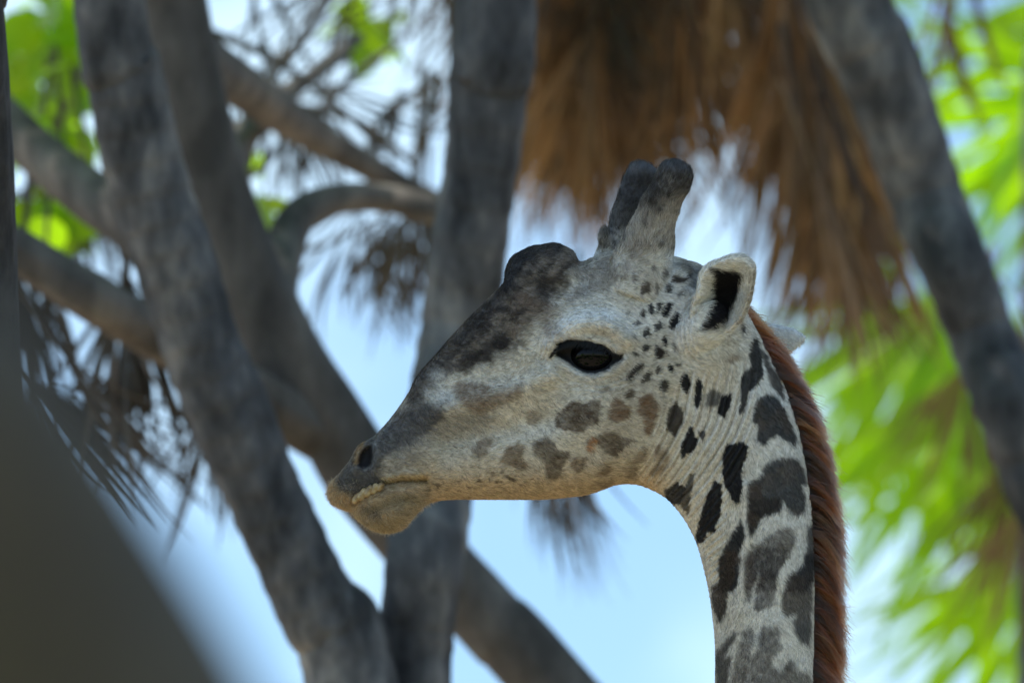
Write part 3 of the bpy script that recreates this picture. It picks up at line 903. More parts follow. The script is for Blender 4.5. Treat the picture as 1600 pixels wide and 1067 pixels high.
def vnormals(Q, F):
    n = np.cross(Q[F[:, 2]] - Q[F[:, 0]], Q[F[:, 3]] - Q[F[:, 1]])
    N_ = np.zeros_like(Q)
    for k in range(4):
        for a in range(3):
            N_[:, a] += np.bincount(F[:, k], n[:, a], len(Q))
    return N_ / (np.linalg.norm(N_, axis=1)[:, None] + 1e-12)


Q = smooth(Q, 4)
PX, PY, PD = Q[:, 0] * 1000 + 800, 533.5 - Q[:, 2] * 1000, Q[:, 1] * 1000
NRM = vnormals(Q, QF)


def in_ear(px, py, pd):
    return (poly_sd(px, py, EAR) < 2) & (pd < -45) & (px > 1086)


bb = (PX > 1070) & (PX < 1180) & (PY > 395) & (PY < 545)
earm = np.zeros(len(PX), dtype=bool); earm[bb] = in_ear(PX[bb], PY[bb], PD[bb])
Wk = wrinkles(PX, PY) * np.where(earm, 0.15, 1.0) * sstep(360, 430, PY)
Wk += sstep(430, 380, PY) * 2.6 * (fbm(PX / 16, PY / 24, PD / 16, seed=14) - 0.5) * 2 * sstep(240, 275, PY)
Wk *= 0.08 + 0.92 * sstep(0.25, 0.75, np.abs(NRM[:, 1])) * (PY > 430) + 0.9 * (PY <= 430)
Wk *= 1.0 + 0.0 * np.clip(np.abs(NRM[:, 1]) * 1.6, 0, 1)
Q = Q + NRM * (Wk * 0.001)[:, None]
NRM = vnormals(Q, QF)

# ---- coat markings: patches traced as outlines, in the plane of the flank
K_, D_, B_, L_, G_, O_ = (0.016, 0.016, 0.019), (0.035, 0.028, 0.024), (0.080, 0.052, 0.033), (0.185, 0.127, 0.08), (0.030, 0.031, 0.036), (0.15, 0.075, 0.033)
Q1, Q2, Q3, Q4, Q5, Q6, Q7, R4 = (960, 400, 6.669), (960, 540, 5.335), (1020, 660, 4.104), (1080, 860, 5.154), (1120, 460, 4.445), (640, 560, 4.446), (640, 370, 4.104), (780, 560, 4.103)
SPOTS = [  # (frame, colour, strength, edge softness mm, outline)
    (Q1, D_, .9, 2, [(265, 330), (300, 270), (350, 290), (350, 370), (290, 410), (262, 400)]), (Q1, D_, .7, 2, [(410, 330), (430, 280), (450, 340), (430, 400), (405, 400)]),
    (Q1, G_, .9, 2, [(515, 330), (550, 290), (590, 370), (550, 385), (515, 380)]), (Q1, K_, .95, 1.2, [(340, 520), (375, 500), (395, 560), (375, 620), (345, 590)]),
    (Q1, K_, .95, 1.2, [(430, 490), (470, 490), (470, 540), (440, 600), (428, 560)]), (Q1, K_, 1, 1.2, [(490, 560), (530, 480), (580, 490), (550, 570), (500, 640), (475, 610)]),
    (Q1, K_, 1, 1.2, [(560, 650), (610, 575), (650, 590), (650, 690), (580, 765), (540, 740)]), (Q1, D_, .95, 1.5, [(255, 590), (290, 545), (310, 620), (290, 640), (260, 610)]),
    (Q1, G_, .95, 1.5, [(385, 720), (465, 680), (485, 750), (400, 790)]), (Q1, G_, .8, 2, [(190, 700), (230, 655), (270, 695), (210, 725)]),
    (Q1, K_, .95, 1.2, [(290, 800), (320, 730), (345, 770), (345, 830), (300, 850)]), (Q1, K_, 1, 1.2, [(480, 860), (510, 830), (535, 880), (515, 935), (480, 900)]),
    (Q1, K_, .95, 1.5, [(275, 950), (310, 920), (350, 945), (310, 995), (280, 980)]), (Q1, K_, .9, 1.5, [(180, 990), (230, 1010), (215, 1050), (185, 1030)]),
    (Q1, D_, 1, 1.5, [(403, 970), (420, 930), (500, 990), (480, 1060), (410, 1080)]), (Q1, D_, .95, 2.5, [(590, 290), (610, 220), (700, 240), (745, 215), (755, 165), (790, 210), (710, 290)]),
    (Q1, D_, .8, 2.5, [(370, 130), (410, 90), (430, 120), (390, 150)]), (Q1, D_, .7, 2.5, [(180, 220), (210, 180), (215, 260), (190, 280)]), (Q1, G_, .8, 3, [(630, 400), (720, 370), (650, 440)]),
    (Q1, G_, .6, 2.5, [(110, 590), (135, 560), (150, 600), (120, 630)]), (Q1, G_, .6, 2.5, [(180, 830), (220, 820), (210, 860), (185, 860)]),
    (Q1, G_, .7, 8, [(640, 100), (720, 60), (800, 110), (940, 90), (890, 250), (870, 370), (760, 330), (790, 200)]), (Q1, D_, .7, 2.5, [(480, 200), (530, 130), (560, 200), (500, 250)]),
    (Q1, D_, .7, 2, [(590, 880), (625, 950), (610, 1000), (585, 930)]),
    (Q2, D_, .95, 2, [(80, 290), (120, 210), (170, 145), (235, 140), (210, 180), (150, 240), (110, 300)]), (Q2, D_, .9, 2, [(210, 300), (240, 240), (275, 200), (290, 240), (270, 290), (225, 320)]),
    (Q2, D_, .9, 1.5, [(325, 200), (350, 170), (370, 200), (345, 250)]), (Q2, K_, 1, 1.2, [(425, 160), (440, 145), (475, 190), (465, 225), (430, 200)]),
    (Q2, D_, .95, 2, [(365, 310), (400, 275), (445, 330), (400, 390), (375, 385)]), (Q2, K_, 1, 1.2, [(535, 290), (565, 220), (600, 235), (620, 310), (595, 395), (560, 350)]),
    (Q2, K_, 1, 1.2, [(660, 480), (670, 310), (690, 262), (718, 310), (712, 440), (685, 518)]), (Q2, K_, .9, 1.2, [(488, 140), (522, 152), (510, 178)]), (Q2, D_, .8, 1.2, [(425, 55), (448, 75), (430, 95)]),
    (Q2, B_, .85, 2.5, [(65, 420), (110, 365), (155, 385), (130, 430)]), (R4, O_, .95, 3, [(690, 330), (720, 240), (770, 270), (830, 320), (810, 380), (750, 405), (690, 380)]),
    (R4, B_, .85, 2.5, [(790, 230), (850, 195), (850, 240), (800, 260)]), (Q2, O_, .95, 3, [(170, 550), (200, 440), (280, 395), (330, 450), (345, 530), (310, 640), (280, 740), (230, 700), (215, 600)]),
    (Q2, D_, .95, 2.5, [(440, 590), (450, 510), (490, 460), (560, 550), (545, 640), (505, 750), (425, 690)]), (Q2, K_, 1, 1.2, [(540, 890), (570, 790), (610, 680), (640, 680), (650, 750), (690, 780), (640, 870), (550, 935)]),
    (Q2, K_, .9, 1.5, [(690, 710), (750, 700), (735, 790), (700, 750)]), (Q2, G_, .8, 2, [(750, 490), (775, 350), (885, 385), (850, 490), (760, 495)]),
    (Q2, K_, 1, 1.5, [(855, 520), (890, 410), (955, 395), (960, 500), (905, 600), (860, 560)]), (Q2, L_, .75, 5, [(330, 830), (370, 810), (440, 890), (430, 980), (340, 960)]),
    (Q2, L_, .75, 5, [(270, 1060), (340, 970), (430, 1000), (380, 1080)]), (R4, L_, .8, 4, [(800, 670), (850, 630), (930, 560), (930, 620), (880, 660)]),
    (R4, B_, .95, 3, [(550, 540), (640, 480), (720, 470), (850, 530), (790, 570), (740, 625), (670, 610), (640, 560)]),
    (R4, B_, 1, 3, [(370, 340), (420, 300), (470, 268), (520, 285), (560, 290), (600, 265), (645, 275), (635, 340), (625, 400), (560, 430), (520, 470), (480, 475), (440, 455), (370, 430)]),
    (R4, L_, .65, 5, [(170, 340), (220, 310), (265, 370), (240, 430), (180, 410)]), (R4, B_, .7, 3, [(640, 195), (690, 172), (695, 205), (640, 214)]),
    (R4, B_, .9, 3.5, [(210, 540), (300, 495), (345, 530), (350, 570), (450, 600), (440, 630), (400, 680), (385, 760), (340, 790), (300, 750), (295, 670), (215, 590)]),
    (R4, L_, .95, 4, [(10, 660), (50, 570), (120, 540), (150, 580), (140, 620), (185, 660), (170, 700), (100, 690)]), (R4, L_, .95, 3.5, [(455, 690), (480, 645), (550, 640), (550, 690), (500, 730)]),
    (R4, L_, .9, 4, [(600, 750), (640, 710), (670, 660), (720, 710), (680, 750)]), (R4, L_, .8, 4, [(790, 720), (830, 680), (870, 690), (850, 760), (800, 760)]),
    (R4, L_, .6, 6, [(610, 800), (710, 770), (720, 810), (640, 850)]), (R4, K_, .95, 2, [(1050, 900), (1060, 850), (1130, 790), (1190, 830), (1150, 930), (1090, 920)]),
    (R4, D_, .85, 2, [(1180, 960), (1150, 930), (1220, 740), (1255, 740), (1200, 1000)]), (Q6, L_, .8, 5, [(430, 640), (490, 560), (570, 555), (570, 610), (520, 690), (450, 690)]),
    (R4, (0.42, 0.20, 0.09), .9, 2.5, [(555, 560), (590, 505), (630, 530), (620, 585), (560, 600)]), (R4, (0.55, 0.50, 0.42), .9, 1.2, [(592, 548), (625, 540), (628, 566), (598, 570)]),
    (Q3, K_, 1, 1.3, [(445, 200), (470, 120), (500, 130), (575, 120), (598, 150), (595, 200), (560, 290), (550, 340), (555, 400), (545, 500), (530, 510), (500, 490), (480, 430), (450, 390), (443, 300)]),
    (Q3, K_, 1, 1.5, [(375, 390), (395, 375), (430, 400), (442, 500), (430, 590), (380, 695), (340, 690), (320, 750), (285, 770), (275, 700), (300, 590), (330, 500)]),
    (Q5, G_, .95, 3, [(240, 890), (240, 820), (290, 710), (340, 685), (400, 700), (470, 790), (510, 890), (535, 970), (520, 1035), (440, 990), (400, 960), (350, 990), (310, 1040), (270, 1000), (285, 900)]),
    (Q3, G_, .92, 4, [(690, 290), (760, 235), (860, 210), (930, 225), (960, 290), (970, 390), (940, 400), (965, 470), (965, 550), (930, 585), (870, 560), (820, 490), (810, 560), (700, 590), (640, 690), (610, 720), (600, 600),
                      (590, 480), (595, 390), (640, 370), (690, 330)]),
    (Q3, D_, .8, 5, [(595, 480), (680, 480), (800, 470), (800, 540), (690, 590), (640, 680), (612, 715), (602, 600)]), (Q3, (0.10, 0.065, 0.05), .7, 6, [(598, 400), (680, 390), (690, 470), (600, 475)]),
    (Q3, K_, .97, 2.5, [(480, 760), (560, 620), (575, 720), (560, 780), (520, 860), (545, 900), (540, 1000), (500, 1067), (420, 1067), (430, 950), (415, 880)]),
    (Q4, D_, .95, 3, [(205, 100), (240, -10), (350, -10), (400, 60), (350, 100), (340, 200), (290, 290), (280, 400), (260, 500), (215, 560), (190, 430), (170, 270), (210, 240)]),
    (Q3, (0.06, 0.05, 0.047), .92, 4, [(590, 960), (620, 820), (700, 730), (800, 670), (880, 665), (905, 700), (900, 780), (850, 850), (800, 920), (780, 1000), (770, 1067), (640, 1067), (675, 950), (660, 950), (640, 1040), (585, 1067)]),
    (Q4, (0.06, 0.05, 0.047), .9, 4, [(420, 80), (470, -60), (760, -30), (720, 80), (690, 150), (660, 260), (640, 420), (600, 440), (530, 475), (490, 450), (500, 330), (545, 170), (525, 170), (480, 300), (450, 400), (430, 400), (410, 280)]),
    (Q4, G_, .85, 5, [(880, 50), (955, -10), (985, 30), (975, 200), (968, 420), (955, 600), (940, 740), (870, 720), (820, 670), (810, 590), (850, 500), (770, 525), (720, 470), (720, 380), (750, 230), (800, 160), (890, 120)]),
    (Q3, G_, .85, 4, [(970, 660), (1015, 640), (1030, 1000), (960, 1067), (850, 1067), (880, 980), (950, 900), (975, 780)]),
    (Q4, (0.075, 0.062, 0.056), .9, 5, [(390, 640), (470, 600), (490, 650), (480, 720), (460, 800), (480, 840), (530, 760), (520, 640), (560, 580), (600, 600), (680, 600), (690, 700), (710, 740), (650, 830), (640, 900), (700, 950),
                                        (760, 840), (820, 870), (830, 940), (950, 960), (950, 1100), (300, 1100), (340, 900), (390, 760)]),
    (Q4, D_, .85, 4, [(215, 790), (330, 640), (350, 660), (290, 780), (270, 840), (330, 830), (300, 960), (270, 1100), (195, 1100), (200, 850)]),
    (Q5, K_, .95, 2, [(150, 820), (170, 560), (215, 520), (240, 480), (210, 430), (230, 330), (260, 290), (300, 400), (320, 540), (280, 620), (220, 680), (190, 800), (160, 830)]),
    (Q5, G_, .9, 2.5, [(300, 380), (350, 440), (440, 590), (460, 640), (460, 720), (400, 660), (350, 540)]), (Q5, G_, .85, 2, [(160, 250), (165, 190), (190, 240), (180, 290)]),
    (Q5, L_, .7, 3, [(45, 460), (90, 410), (150, 430), (120, 470)]),
    # face mask
    (Q6, (0.16, 0.10, 0.065), .8, 7, [(340, 290), (300, 200), (340, 165), (420, 180), (540, 200), (560, 240), (700, 220), (790, 170), (760, 250), (640, 320), (520, 370), (490, 390), (380, 340)]),
]


def lerp(c, col, a):
    return c + (np.asarray(col) - c) * a[:, None]


def coat(px, py, pd):
    """coat colour of many points"""
    n = len(px)
    n1 = fbm(px / 7, py / 7, seed=21); n2 = fbm(px / 30, py / 30, seed=22); n3 = fbm(px / 2.2, py / 2.2, seed=23, octv=2)
    c = np.tile(np.array([0.60, 0.555, 0.485]), (n, 1))
    c = lerp(c, (0.68, 0.66, 0.62), sstep(0.45, 0.75, n2) * 0.6)
    head = sstep(1060, 1010, px)
    c = lerp(c, (0.72, 0.70, 0.665), sstep(1130, 1200, px) * 0.8)  # neck fur lightened, missing skylight put into the colour
    c = lerp(c, (0.80, 0.79, 0.77), gz(line_d(px, py, [(868, 522), (900, 498), (945, 488), (985, 502), (1010, 505)]), 17) * 0.85)  # brow fur pale of itself, painted lighter still in place of skylight
    c = lerp(c, (0.74, 0.72, 0.69), gz(line_d(px, py, [(800, 690), (860, 668), (905, 665)]), 14) * 0.6)
    c = lerp(c, (0.72, 0.70, 0.67), gz(line_d(px, py, [(1000, 440), (1040, 460), (1070, 520)]), 30) * 0.6)
    # tan underside of muzzle and jaw
    tan = sstep(690, 765, py + 14 * (n2 - 0.5)) * head
    c = lerp(c, (0.52, 0.385, 0.24), tan * 0.9)
    tan2 = gz(line_d(px, py, [(640, 720), (720, 735), (760, 715)]), 40) * sstep(690, 640, px) * 0
    c = lerp(c, (0.44, 0.37, 0.29), gz(line_d(px, py, [(980, 590), (1000, 640), (960, 690)]), 45) * 0.5)
    wx = px + 9 * (n2 - 0.5) + 4 * (n1 - 0.5); wy = py + 9 * (fbm(px / 30 + 50, py / 30, seed=24) - 0.5) + 4 * (fbm(px / 7 + 50, py / 7, seed=25) - 0.5)
    # dark bridge of the nose, mottled
    bx = px + 26 * (n2 - 0.5) + 8 * (n1 - 0.5); by = py + 26 * (fbm(px / 22 + 9, py / 22, seed=26) - 0.5)
    NOSE = [(640, 640), (630, 610), (670, 540), (720, 490), (770, 440), (780, 400), (830, 370), (880, 370), (915, 405), (890, 432), (872, 452), (850, 478), (838, 500), (815, 520), (800, 548), (770, 562), (735, 572), (705, 582),
            (680, 596), (662, 622)]
    a = sstep(14, -14, poly_sd(bx, by, NOSE))
    streak = 0.55 * fbm((px + py) / 14, (px - py) / 40, seed=27) + 0.45 * fbm((px * 0.93 + py * 0.36) / 12, (px * -0.36 + py * 0.93) / 4.5, seed=28)
    c = lerp(c, (0.080, 0.062, 0.052), a * (0.92 + 0.2 * (n2 - 0.5)))
    c = lerp(c, (0.24, 0.195, 0.16), a * sstep(0.48, 0.62, streak) * 0.75)
    c = lerp(c, (0.032, 0.026, 0.024), a * sstep(0.50, 0.34, streak) * 0.8)
    for pts_, s_, k_, col in (([(792, 440), (800, 415), (815, 400)], 17, .95, (0.02, 0.019, 0.021)), ([(800, 405), (830, 390), (868, 384)], 15, .8, (0.035, 0.034, 0.037)),
                              ([(785, 455), (765, 485), (750, 510)], 11, .8, (0.03, 0.025, 0.024)), ([(785, 530), (760, 550), (735, 560)], 13, .8, (0.028, 0.023, 0.022)), ([(745, 505), (735, 520), (700, 545)], 11, .6, (0.035, 0.03, 0.028)),
                              ([(850, 438), (868, 440), (885, 446)], 7, .7, (0.045, 0.036, 0.03)), ([(812, 538), (818, 545)], 6, .6, (0.05, 0.04, 0.032)),
                              ([(665, 585), (650, 610), (642, 640)], 14, .6, (0.06, 0.05, 0.045)), ([(820, 470), (850, 490), (862, 520)], 14, .5, (0.15, 0.10, 0.075))):
        c = lerp(c, col, np.clip(gz(line_d(bx, by, pts_), s_) * 1.25, 0, 1) * k_)
    # pale patches on the bridge
    for pts_, s_, k_ in (([(683, 590), (700, 622)], 12, .8), ([(735, 598), (745, 608)], 8, .8), ([(770, 602), (790, 605)], 9, .5), ([(668, 612), (690, 630)], 9, .5)):
        c = lerp(c, (0.55, 0.53, 0.50), np.clip(gz(line_d(wx, wy, pts_), s_) * 1.2, 0, 1) * k_)
    # slate muzzle
    MZ = [(642, 640), (664, 628), (690, 636), (694, 652), (672, 672), (650, 690), (615, 705), (592, 712), (586, 690), (604, 662), (625, 640)]
    a = sstep(12, -8, poly_sd(wx, wy, MZ))
    c = lerp(c, (0.075, 0.070, 0.074), a * 0.92)
    c = lerp(c, (0.19, 0.17, 0.155), gz(line_d(wx, wy, [(640, 690), (690, 668), (750, 655)]), 26) * 0.65 * (1 - a))
    c = lerp(c, (0.20, 0.175, 0.15), gz(line_d(wx, wy, [(600, 735), (640, 722)]), 24) * 0.5)
    # nose pad, nostril and lips
    c = lerp(c, (0.085, 0.078, 0.076), sstep(8, -6, poly_sd(wx, wy, [(522, 752), (545, 722), (560, 694), (586, 682), (594, 712), (592, 738), (604, 750), (590, 758), (560, 772), (548, 778), (530, 768)])) * 0.92)
    c = lerp(c, (0.012, 0.010, 0.010), sstep(3, -4, poly_sd(px, py, NOSTRIL)))
    c = lerp(c, (0.33, 0.21, 0.10), gz(line_d(px, py, [(556, 722), (558, 706), (566, 695)]), 4) * 0.8)
    c = lerp(c, (0.50, 0.35, 0.19), sstep(9, -3, poly_sd(wx, wy, [(510, 780), (513, 762), (522, 758), (530, 768), (548, 776), (560, 778), (556, 800), (530, 800)])) * 0.85)
    c = lerp(c, (0.46, 0.33, 0.17), gz(line_d(px, py, [(602, 750), (630, 745), (660, 744)]), 8) * 0.8)
    CH = [(552, 800), (575, 786), (600, 772), (640, 768), (662, 775), (650, 800), (620, 835), (590, 840)]
    c = lerp(c, (0.43, 0.33, 0.20), sstep(10, -8, poly_sd(wx, wy, CH)) * 0.8)
    c = lerp(c, (0.10, 0.08, 0.06), gz(line_d(wx, wy, [(572, 790), (588, 800), (592, 808)]), 7) * 0.7)
    c = lerp(c, (0.45, 0.36, 0.24), gz(line_d(wx, wy, [(600, 800), (625, 790)]), 6) * 0.6)
    c = lerp(c, (0.16, 0.11, 0.06), gz(line_d(px, py, MOUTH[4:]), 2.6) * 0.85)
    c = lerp(c, (0.06, 0.035, 0.025), gz(line_d(px, py, MOUTH[1:5]), 4.5) * 0.9)
    # specks along the jaw
    sp = vnoise(px / 4.5, py / 4.5, seed=31)
    c = lerp(c, (0.10, 0.07, 0.05), sstep(0.70, 0.85, sp) * gz(line_d(px, py, [(680, 762), (760, 752), (830, 742)]), 15) * 0.85)
    sp = vnoise(px / 3, py / 3, seed=32)
    c = lerp(c, (0.12, 0.09, 0.065), sstep(0.80, 0.93, sp) * head * 0.5)
    # patches
    for fr, col, st, ed, pl in SPOTS:
        pl = np.array(pl, dtype=float) / fr[2] + np.array(fr[:2])
        lo, hi = pl.min(0) - 14, pl.max(0) + 14
        k = np.nonzero((px > lo[0]) & (px < hi[0]) & (py > lo[1]) & (py < hi[1]))[0]
        if not len(k): continue
        e = ed * 0.9
        wgt = 0.25 + 0.75 * min(1.0, (hi - lo - 28).min() / 30.0)
        x_ = px[k] + (wx[k] - px[k]) * wgt; y_ = py[k] + (wy[k] - py[k]) * wgt
        a = sstep(e, -e, poly_sd(x_, y_, pl) - 0.8 + 0.9 * (n3[k] - 0.5) * 2) * st
        if max(col) > 0.05: a = a * (0.80 + 0.5 * (n1[k] - 0.5) + 0.5 * (n3[k] - 0.5))
        cv = np.tile(np.asarray(col, dtype=float), (len(k), 1))
        if fr in (Q3, Q4, Q5) and col != K_: cv = lerp(cv, (0.085, 0.055, 0.038), sstep(0.45, 0.68, n2[k]) * 0.40)
        c[k] = c[k] + (cv - c[k]) * np.clip(a, 0, 1)[:, None]
    # ossicones
    o1 = sstep(356, 296, py + 0.15 * (px - 1000) + 22 * (n2 - 0.5) + 60 * (streak - 0.5))
    osm = sstep(405, 385, py) * sstep(925, 938, px) * sstep(1100, 1085, px)
    c = lerp(c, (0.36, 0.315, 0.27), osm * 0.75)
    c = lerp(c, (0.42, 0.38, 0.335), osm * sstep(0.45, 0.7, streak) * 0.6)
    c = lerp(c, (0.06, 0.05, 0.045), osm * sstep(0.42, 0.28, n1) * 0.7)
    c = lerp(c, (0.024, 0.022, 0.024), o1 * osm * 0.93)
    c = lerp(c, (0.20, 0.19, 0.185), osm * o1 * sstep(0.58, 0.72, fbm((px * 0.4 + py * 0.9) / 9, (px * 0.9 - py * 0.4) / 3, seed=35)) * 0.55)
    farm = osm * sstep(0, 20, pd)
    c = lerp(c, (0.03, 0.028, 0.03), farm * sstep(372, 350, py) * 0.85)
    c = lerp(c, (0.085, 0.082, 0.086), sstep(276, 258, py + 10 * (n2 - 0.5)) * osm * 0.85)
    c = lerp(c, (0.03, 0.027, 0.028), gz(np.hypot(px - 944, py - 366), 11) * sstep(0, 10, pd) * 0.8)
    c = lerp(c, (0.20, 0.165, 0.13), gz(line_d(wx, wy, [(935, 415), (925, 440), (960, 430)]), 18) * 0.35)
    for pts_, s_, k_ in (([(915, 425), (945, 412), (950, 440), (915, 455)], 14, .45), ([(1000, 410), (1010, 440)], 16, .3), ([(880, 470), (900, 462)], 12, .4), ([(985, 400), (975, 430)], 10, .4)):
        c = lerp(c, (0.17, 0.13, 0.10), np.clip(gz(line_d(bx, by, pts_), s_) * 1.2, 0, 1) * k_)
    # eye surround and ears
    c = lerp(c, (0.012, 0.011, 0.012), sstep(3.5, -3.5, poly_sd(px + 2.5 * (n3 - 0.5), py + 2.5 * (n3 - 0.5), ALMOND)))
    ea = np.zeros(n, dtype=bool)
    k = np.nonzero((px > 1070) & (px < 1180) & (py > 395) & (py < 545))[0]
    ea[k] = in_ear(px[k], py[k], pd[k])
    if ea.any():
        k = np.nonzero(ea)[0]
        ce = np.tile(np.array([0.78, 0.75, 0.69]), (len(k), 1))
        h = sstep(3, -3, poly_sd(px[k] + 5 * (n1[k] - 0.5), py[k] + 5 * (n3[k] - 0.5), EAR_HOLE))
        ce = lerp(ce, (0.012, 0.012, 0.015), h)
        ce = lerp(ce, (0.25, 0.19, 0.12), gz(line_d(px[k], py[k], [(1174, 430), (1165, 480), (1150, 505)]), 6) * 0.6)
        c[k] = ce
    fe = (pd > 88) & (px > 1120)
    c[fe] = lerp(c[fe], (0.60, 0.61, 0.61), np.full(fe.sum(), 0.9))
    fl = fbm((px * 0.93 + py * 0.36) / 7.0, (px * -0.36 + py * 0.93) / 1.9, seed=29, octv=2)
    c *= (0.58 + 0.34 * n3 + 0.42 * fl)[:, None]
    return np.clip(c, 0.004, 0.9)


BASE_C = coat(PX, PY, PD)
gw = plane_to_world(to_m(np.array([[1195.0, 0.0, 1400.0]])))[0]
giraffe = empty('giraffe', (gw[0] + 0.6, gw[1], 0))
tag(giraffe, 'giraffe with patched grey-brown coat and chestnut mane, head turned to the left', 'giraffe')
GO = np.array(giraffe.location)

# trunk and legs below the picture
c_l, V_l = loft(LOWER, 10, 60, False)
Vl, Fl = close_loft(V_l)
low_V, low_F = [to_m(Vl)], list(Fl)
offl = len(Vl)
gz0 = (CAM + FWD * FOCUS)[2]
WLD = [plane_to_world(low_V[0])]
for (x_, s_, knee) in ((1500, -1, 0), (1560, 1, 0), (2800, -1, 1), (2860, 1, 1)):
    top = plane_to_world(to_m(np.array([[x_, s_ * 190.0, 3000.0]])))[0]
    zs = np.array([top[2] + 0.2, top[2] * 0.8, top[2] * 0.55, top[2] * 0.47, top[2] * 0.25, 0.14, 0.06, 0.0])
    rs = np.array([0.20, 0.16, 0.085, 0.08, 0.055, 0.06, 0.085, 0.10])
    xs = top[0] + (np.array([0, 0.05, 0.12, 0.14, 0.05, 0.02, 0.0, -0.02]) if knee else np.array([0, 0, 0, 0.01, 0.01, 0.0, -0.01, -0.03]))
    lp = np.stack([xs, np.full(8, top[1]), zs], -1)
    Vt, Ft, _ = tube_mesh('leg', lp, rs, None, m=20, per=6, rough=0.02)
    WLD.append(Vt); low_F += [tuple(i + offl for i in f) for f in Ft]; offl += len(Vt)
WLD = np.vstack(WLD)
BW = plane_to_world(Q)
q4 = [tuple(f) for f in QF]
nb = len(BW)
allV = np.vstack([BW, WLD]) - GO
me = bpy.data.meshes.new('body')
nf4 = QF.ravel()
lt = [len(f) for f in low_F]
loops = np.concatenate([nf4, np.array([i + nb for f in low_F for i in f], dtype=np.int64)]).astype(np.int32)
cnt = np.concatenate([np.full(len(QF), 4), np.array(lt)]).astype(np.int32)
me.vertices.add(len(allV)); me.vertices.foreach_set('co', allV.astype(np.float32).ravel())
me.loops.add(len(loops)); me.loops.foreach_set('vertex_index', loops)
me.polygons.add(len(cnt)); me.polygons.foreach_set('loop_start', np.concatenate([[0], np.cumsum(cnt)[:-1]]).astype(np.int32))
me.update(calc_edges=True); me.validate()
me.polygons.foreach_set('use_smooth', np.ones(len(me.polygons), dtype=bool))
at = me.color_attributes.new('coat_color', 'FLOAT_COLOR', 'POINT')
lowc = np.tile(np.array([0.5, 0.465, 0.41]), (len(WLD), 1))
cell = fbm(WLD[:, 0] * 5, WLD[:, 1] * 5, WLD[:, 2] * 5, seed=44, octv=2)
lowc[cell > 0.47] = (0.09, 0.065, 0.05)
CA = np.ones((len(allV), 4), dtype=np.float32); CA[:nb, :3] = BASE_C; CA[nb:, :3] = lowc
at.data.foreach_set('color', CA.ravel())

m_, N, L, b = new_mat('giraffe_skin')
a_ = N.new('ShaderNodeAttribute'); a_.attribute_name = 'coat_color'
L.new(a_.outputs['Color'], b.inputs['Base Color'])
b.inputs['Roughness'].default_value = 0.7
b.inputs['Specular IOR Level'].default_value = 0.25
tc = N.new('ShaderNodeTexCoord'); nz = N.new('ShaderNodeTexNoise'); nz.inputs['Scale'].default_value = 420; nz.inputs['Detail'].default_value = 3
L.new(tc.outputs['Object'], nz.inputs['Vector'])
bp = N.new('ShaderNodeBump'); bp.inputs['Strength'].default_value = 0.35; bp.inputs['Distance'].default_value = 0.002
L.new(nz.outputs['Fac'], bp.inputs['Height']); L.new(bp.outputs[0], b.inputs['Normal'])
me.materials.append(m_)
body = link('body', me, giraffe)


# ---- fur: short hairs lying along the coat
def hair(name, pts, col, rad, mat, parent):
    """pts (n, k, 3) world, col (n, 3), rad (n,)"""
    n, k = pts.shape[:2]
    hc = bpy.data.hair_curves.new(name)
    hc.add_curves([k] * n)
    hc.attributes['position'].data.foreach_set('vector', (pts.reshape(-1, 3) - GO).astype(np.float32).ravel())
    ra = hc.attributes.get('radius') or hc.attributes.new('radius', 'FLOAT', 'POINT')
    ra.data.foreach_set('value', (rad[:, None] * np.linspace(1.0, 0.15, k)[None, :]).astype(np.float32).ravel())
    ca = hc.attributes.new('coat_color', 'FLOAT_COLOR', 'POINT')
    cc = np.ones((n, k, 4), dtype=np.float32); cc[:, :, :3] = col[:, None, :] if col.ndim == 2 else col
    ca.data.foreach_set('color', cc.ravel())
    hc.materials.append(mat)
    return link(name, hc, parent)


def hair_mat(name, rough, spec):
    m_, N, L, b = new_mat(name)
    a_ = N.new('ShaderNodeAttribute'); a_.attribute_name = 'coat_color'
    L.new(a_.outputs['Color'], b.inputs['Base Color'])
    b.inputs['Roughness'].default_value = rough
    b.inputs['Specular IOR Level'].default_value = spec
    return m_


NH = 170000
p0, p1, p2, p3 = [Q[QF[:, i]] for i in range(4)]
area = np.linalg.norm(np.cross(p2 - p0, p3 - p1), axis=1)
fx = (p0[:, 0] + p2[:, 0]) * 500 + 800; fy = 533.5 - (p0[:, 2] + p2[:, 2]) * 500; fd = (p0[:, 1] + p2[:, 1]) * 500
wt = area * np.where(fd > 15, 0.28, 1.0) * np.where(fy > 1090, 0.03, 1.0) * np.where(fy < 300, 0.6, 1.0)
wt *= np.where(sstep(4, -4, poly_sd(fx, fy, ALMOND)) > 0.5, 0.0, 1.0) * np.where(poly_sd(fx, fy, NOSTRIL) < 1, 0.0, 1.0)
wt *= np.where(line_d(fx, fy, MOUTH[1:5]) < 6, 0.1, 1.0)
fi = rng.choice(len(QF), NH, p=wt / wt.sum())
u_, v_ = rng.random(NH)[:, None], rng.random(NH)[:, None]
rp = (p0[fi] * (1 - u_) + p1[fi] * u_) * (1 - v_) + (p3[fi] * (1 - u_) + p2[fi] * u_) * v_
rn = NRM[QF[fi, 0]]
hx, hy, hd = rp[:, 0] * 1000 + 800, 533.5 - rp[:, 2] * 1000, rp[:, 1] * 1000
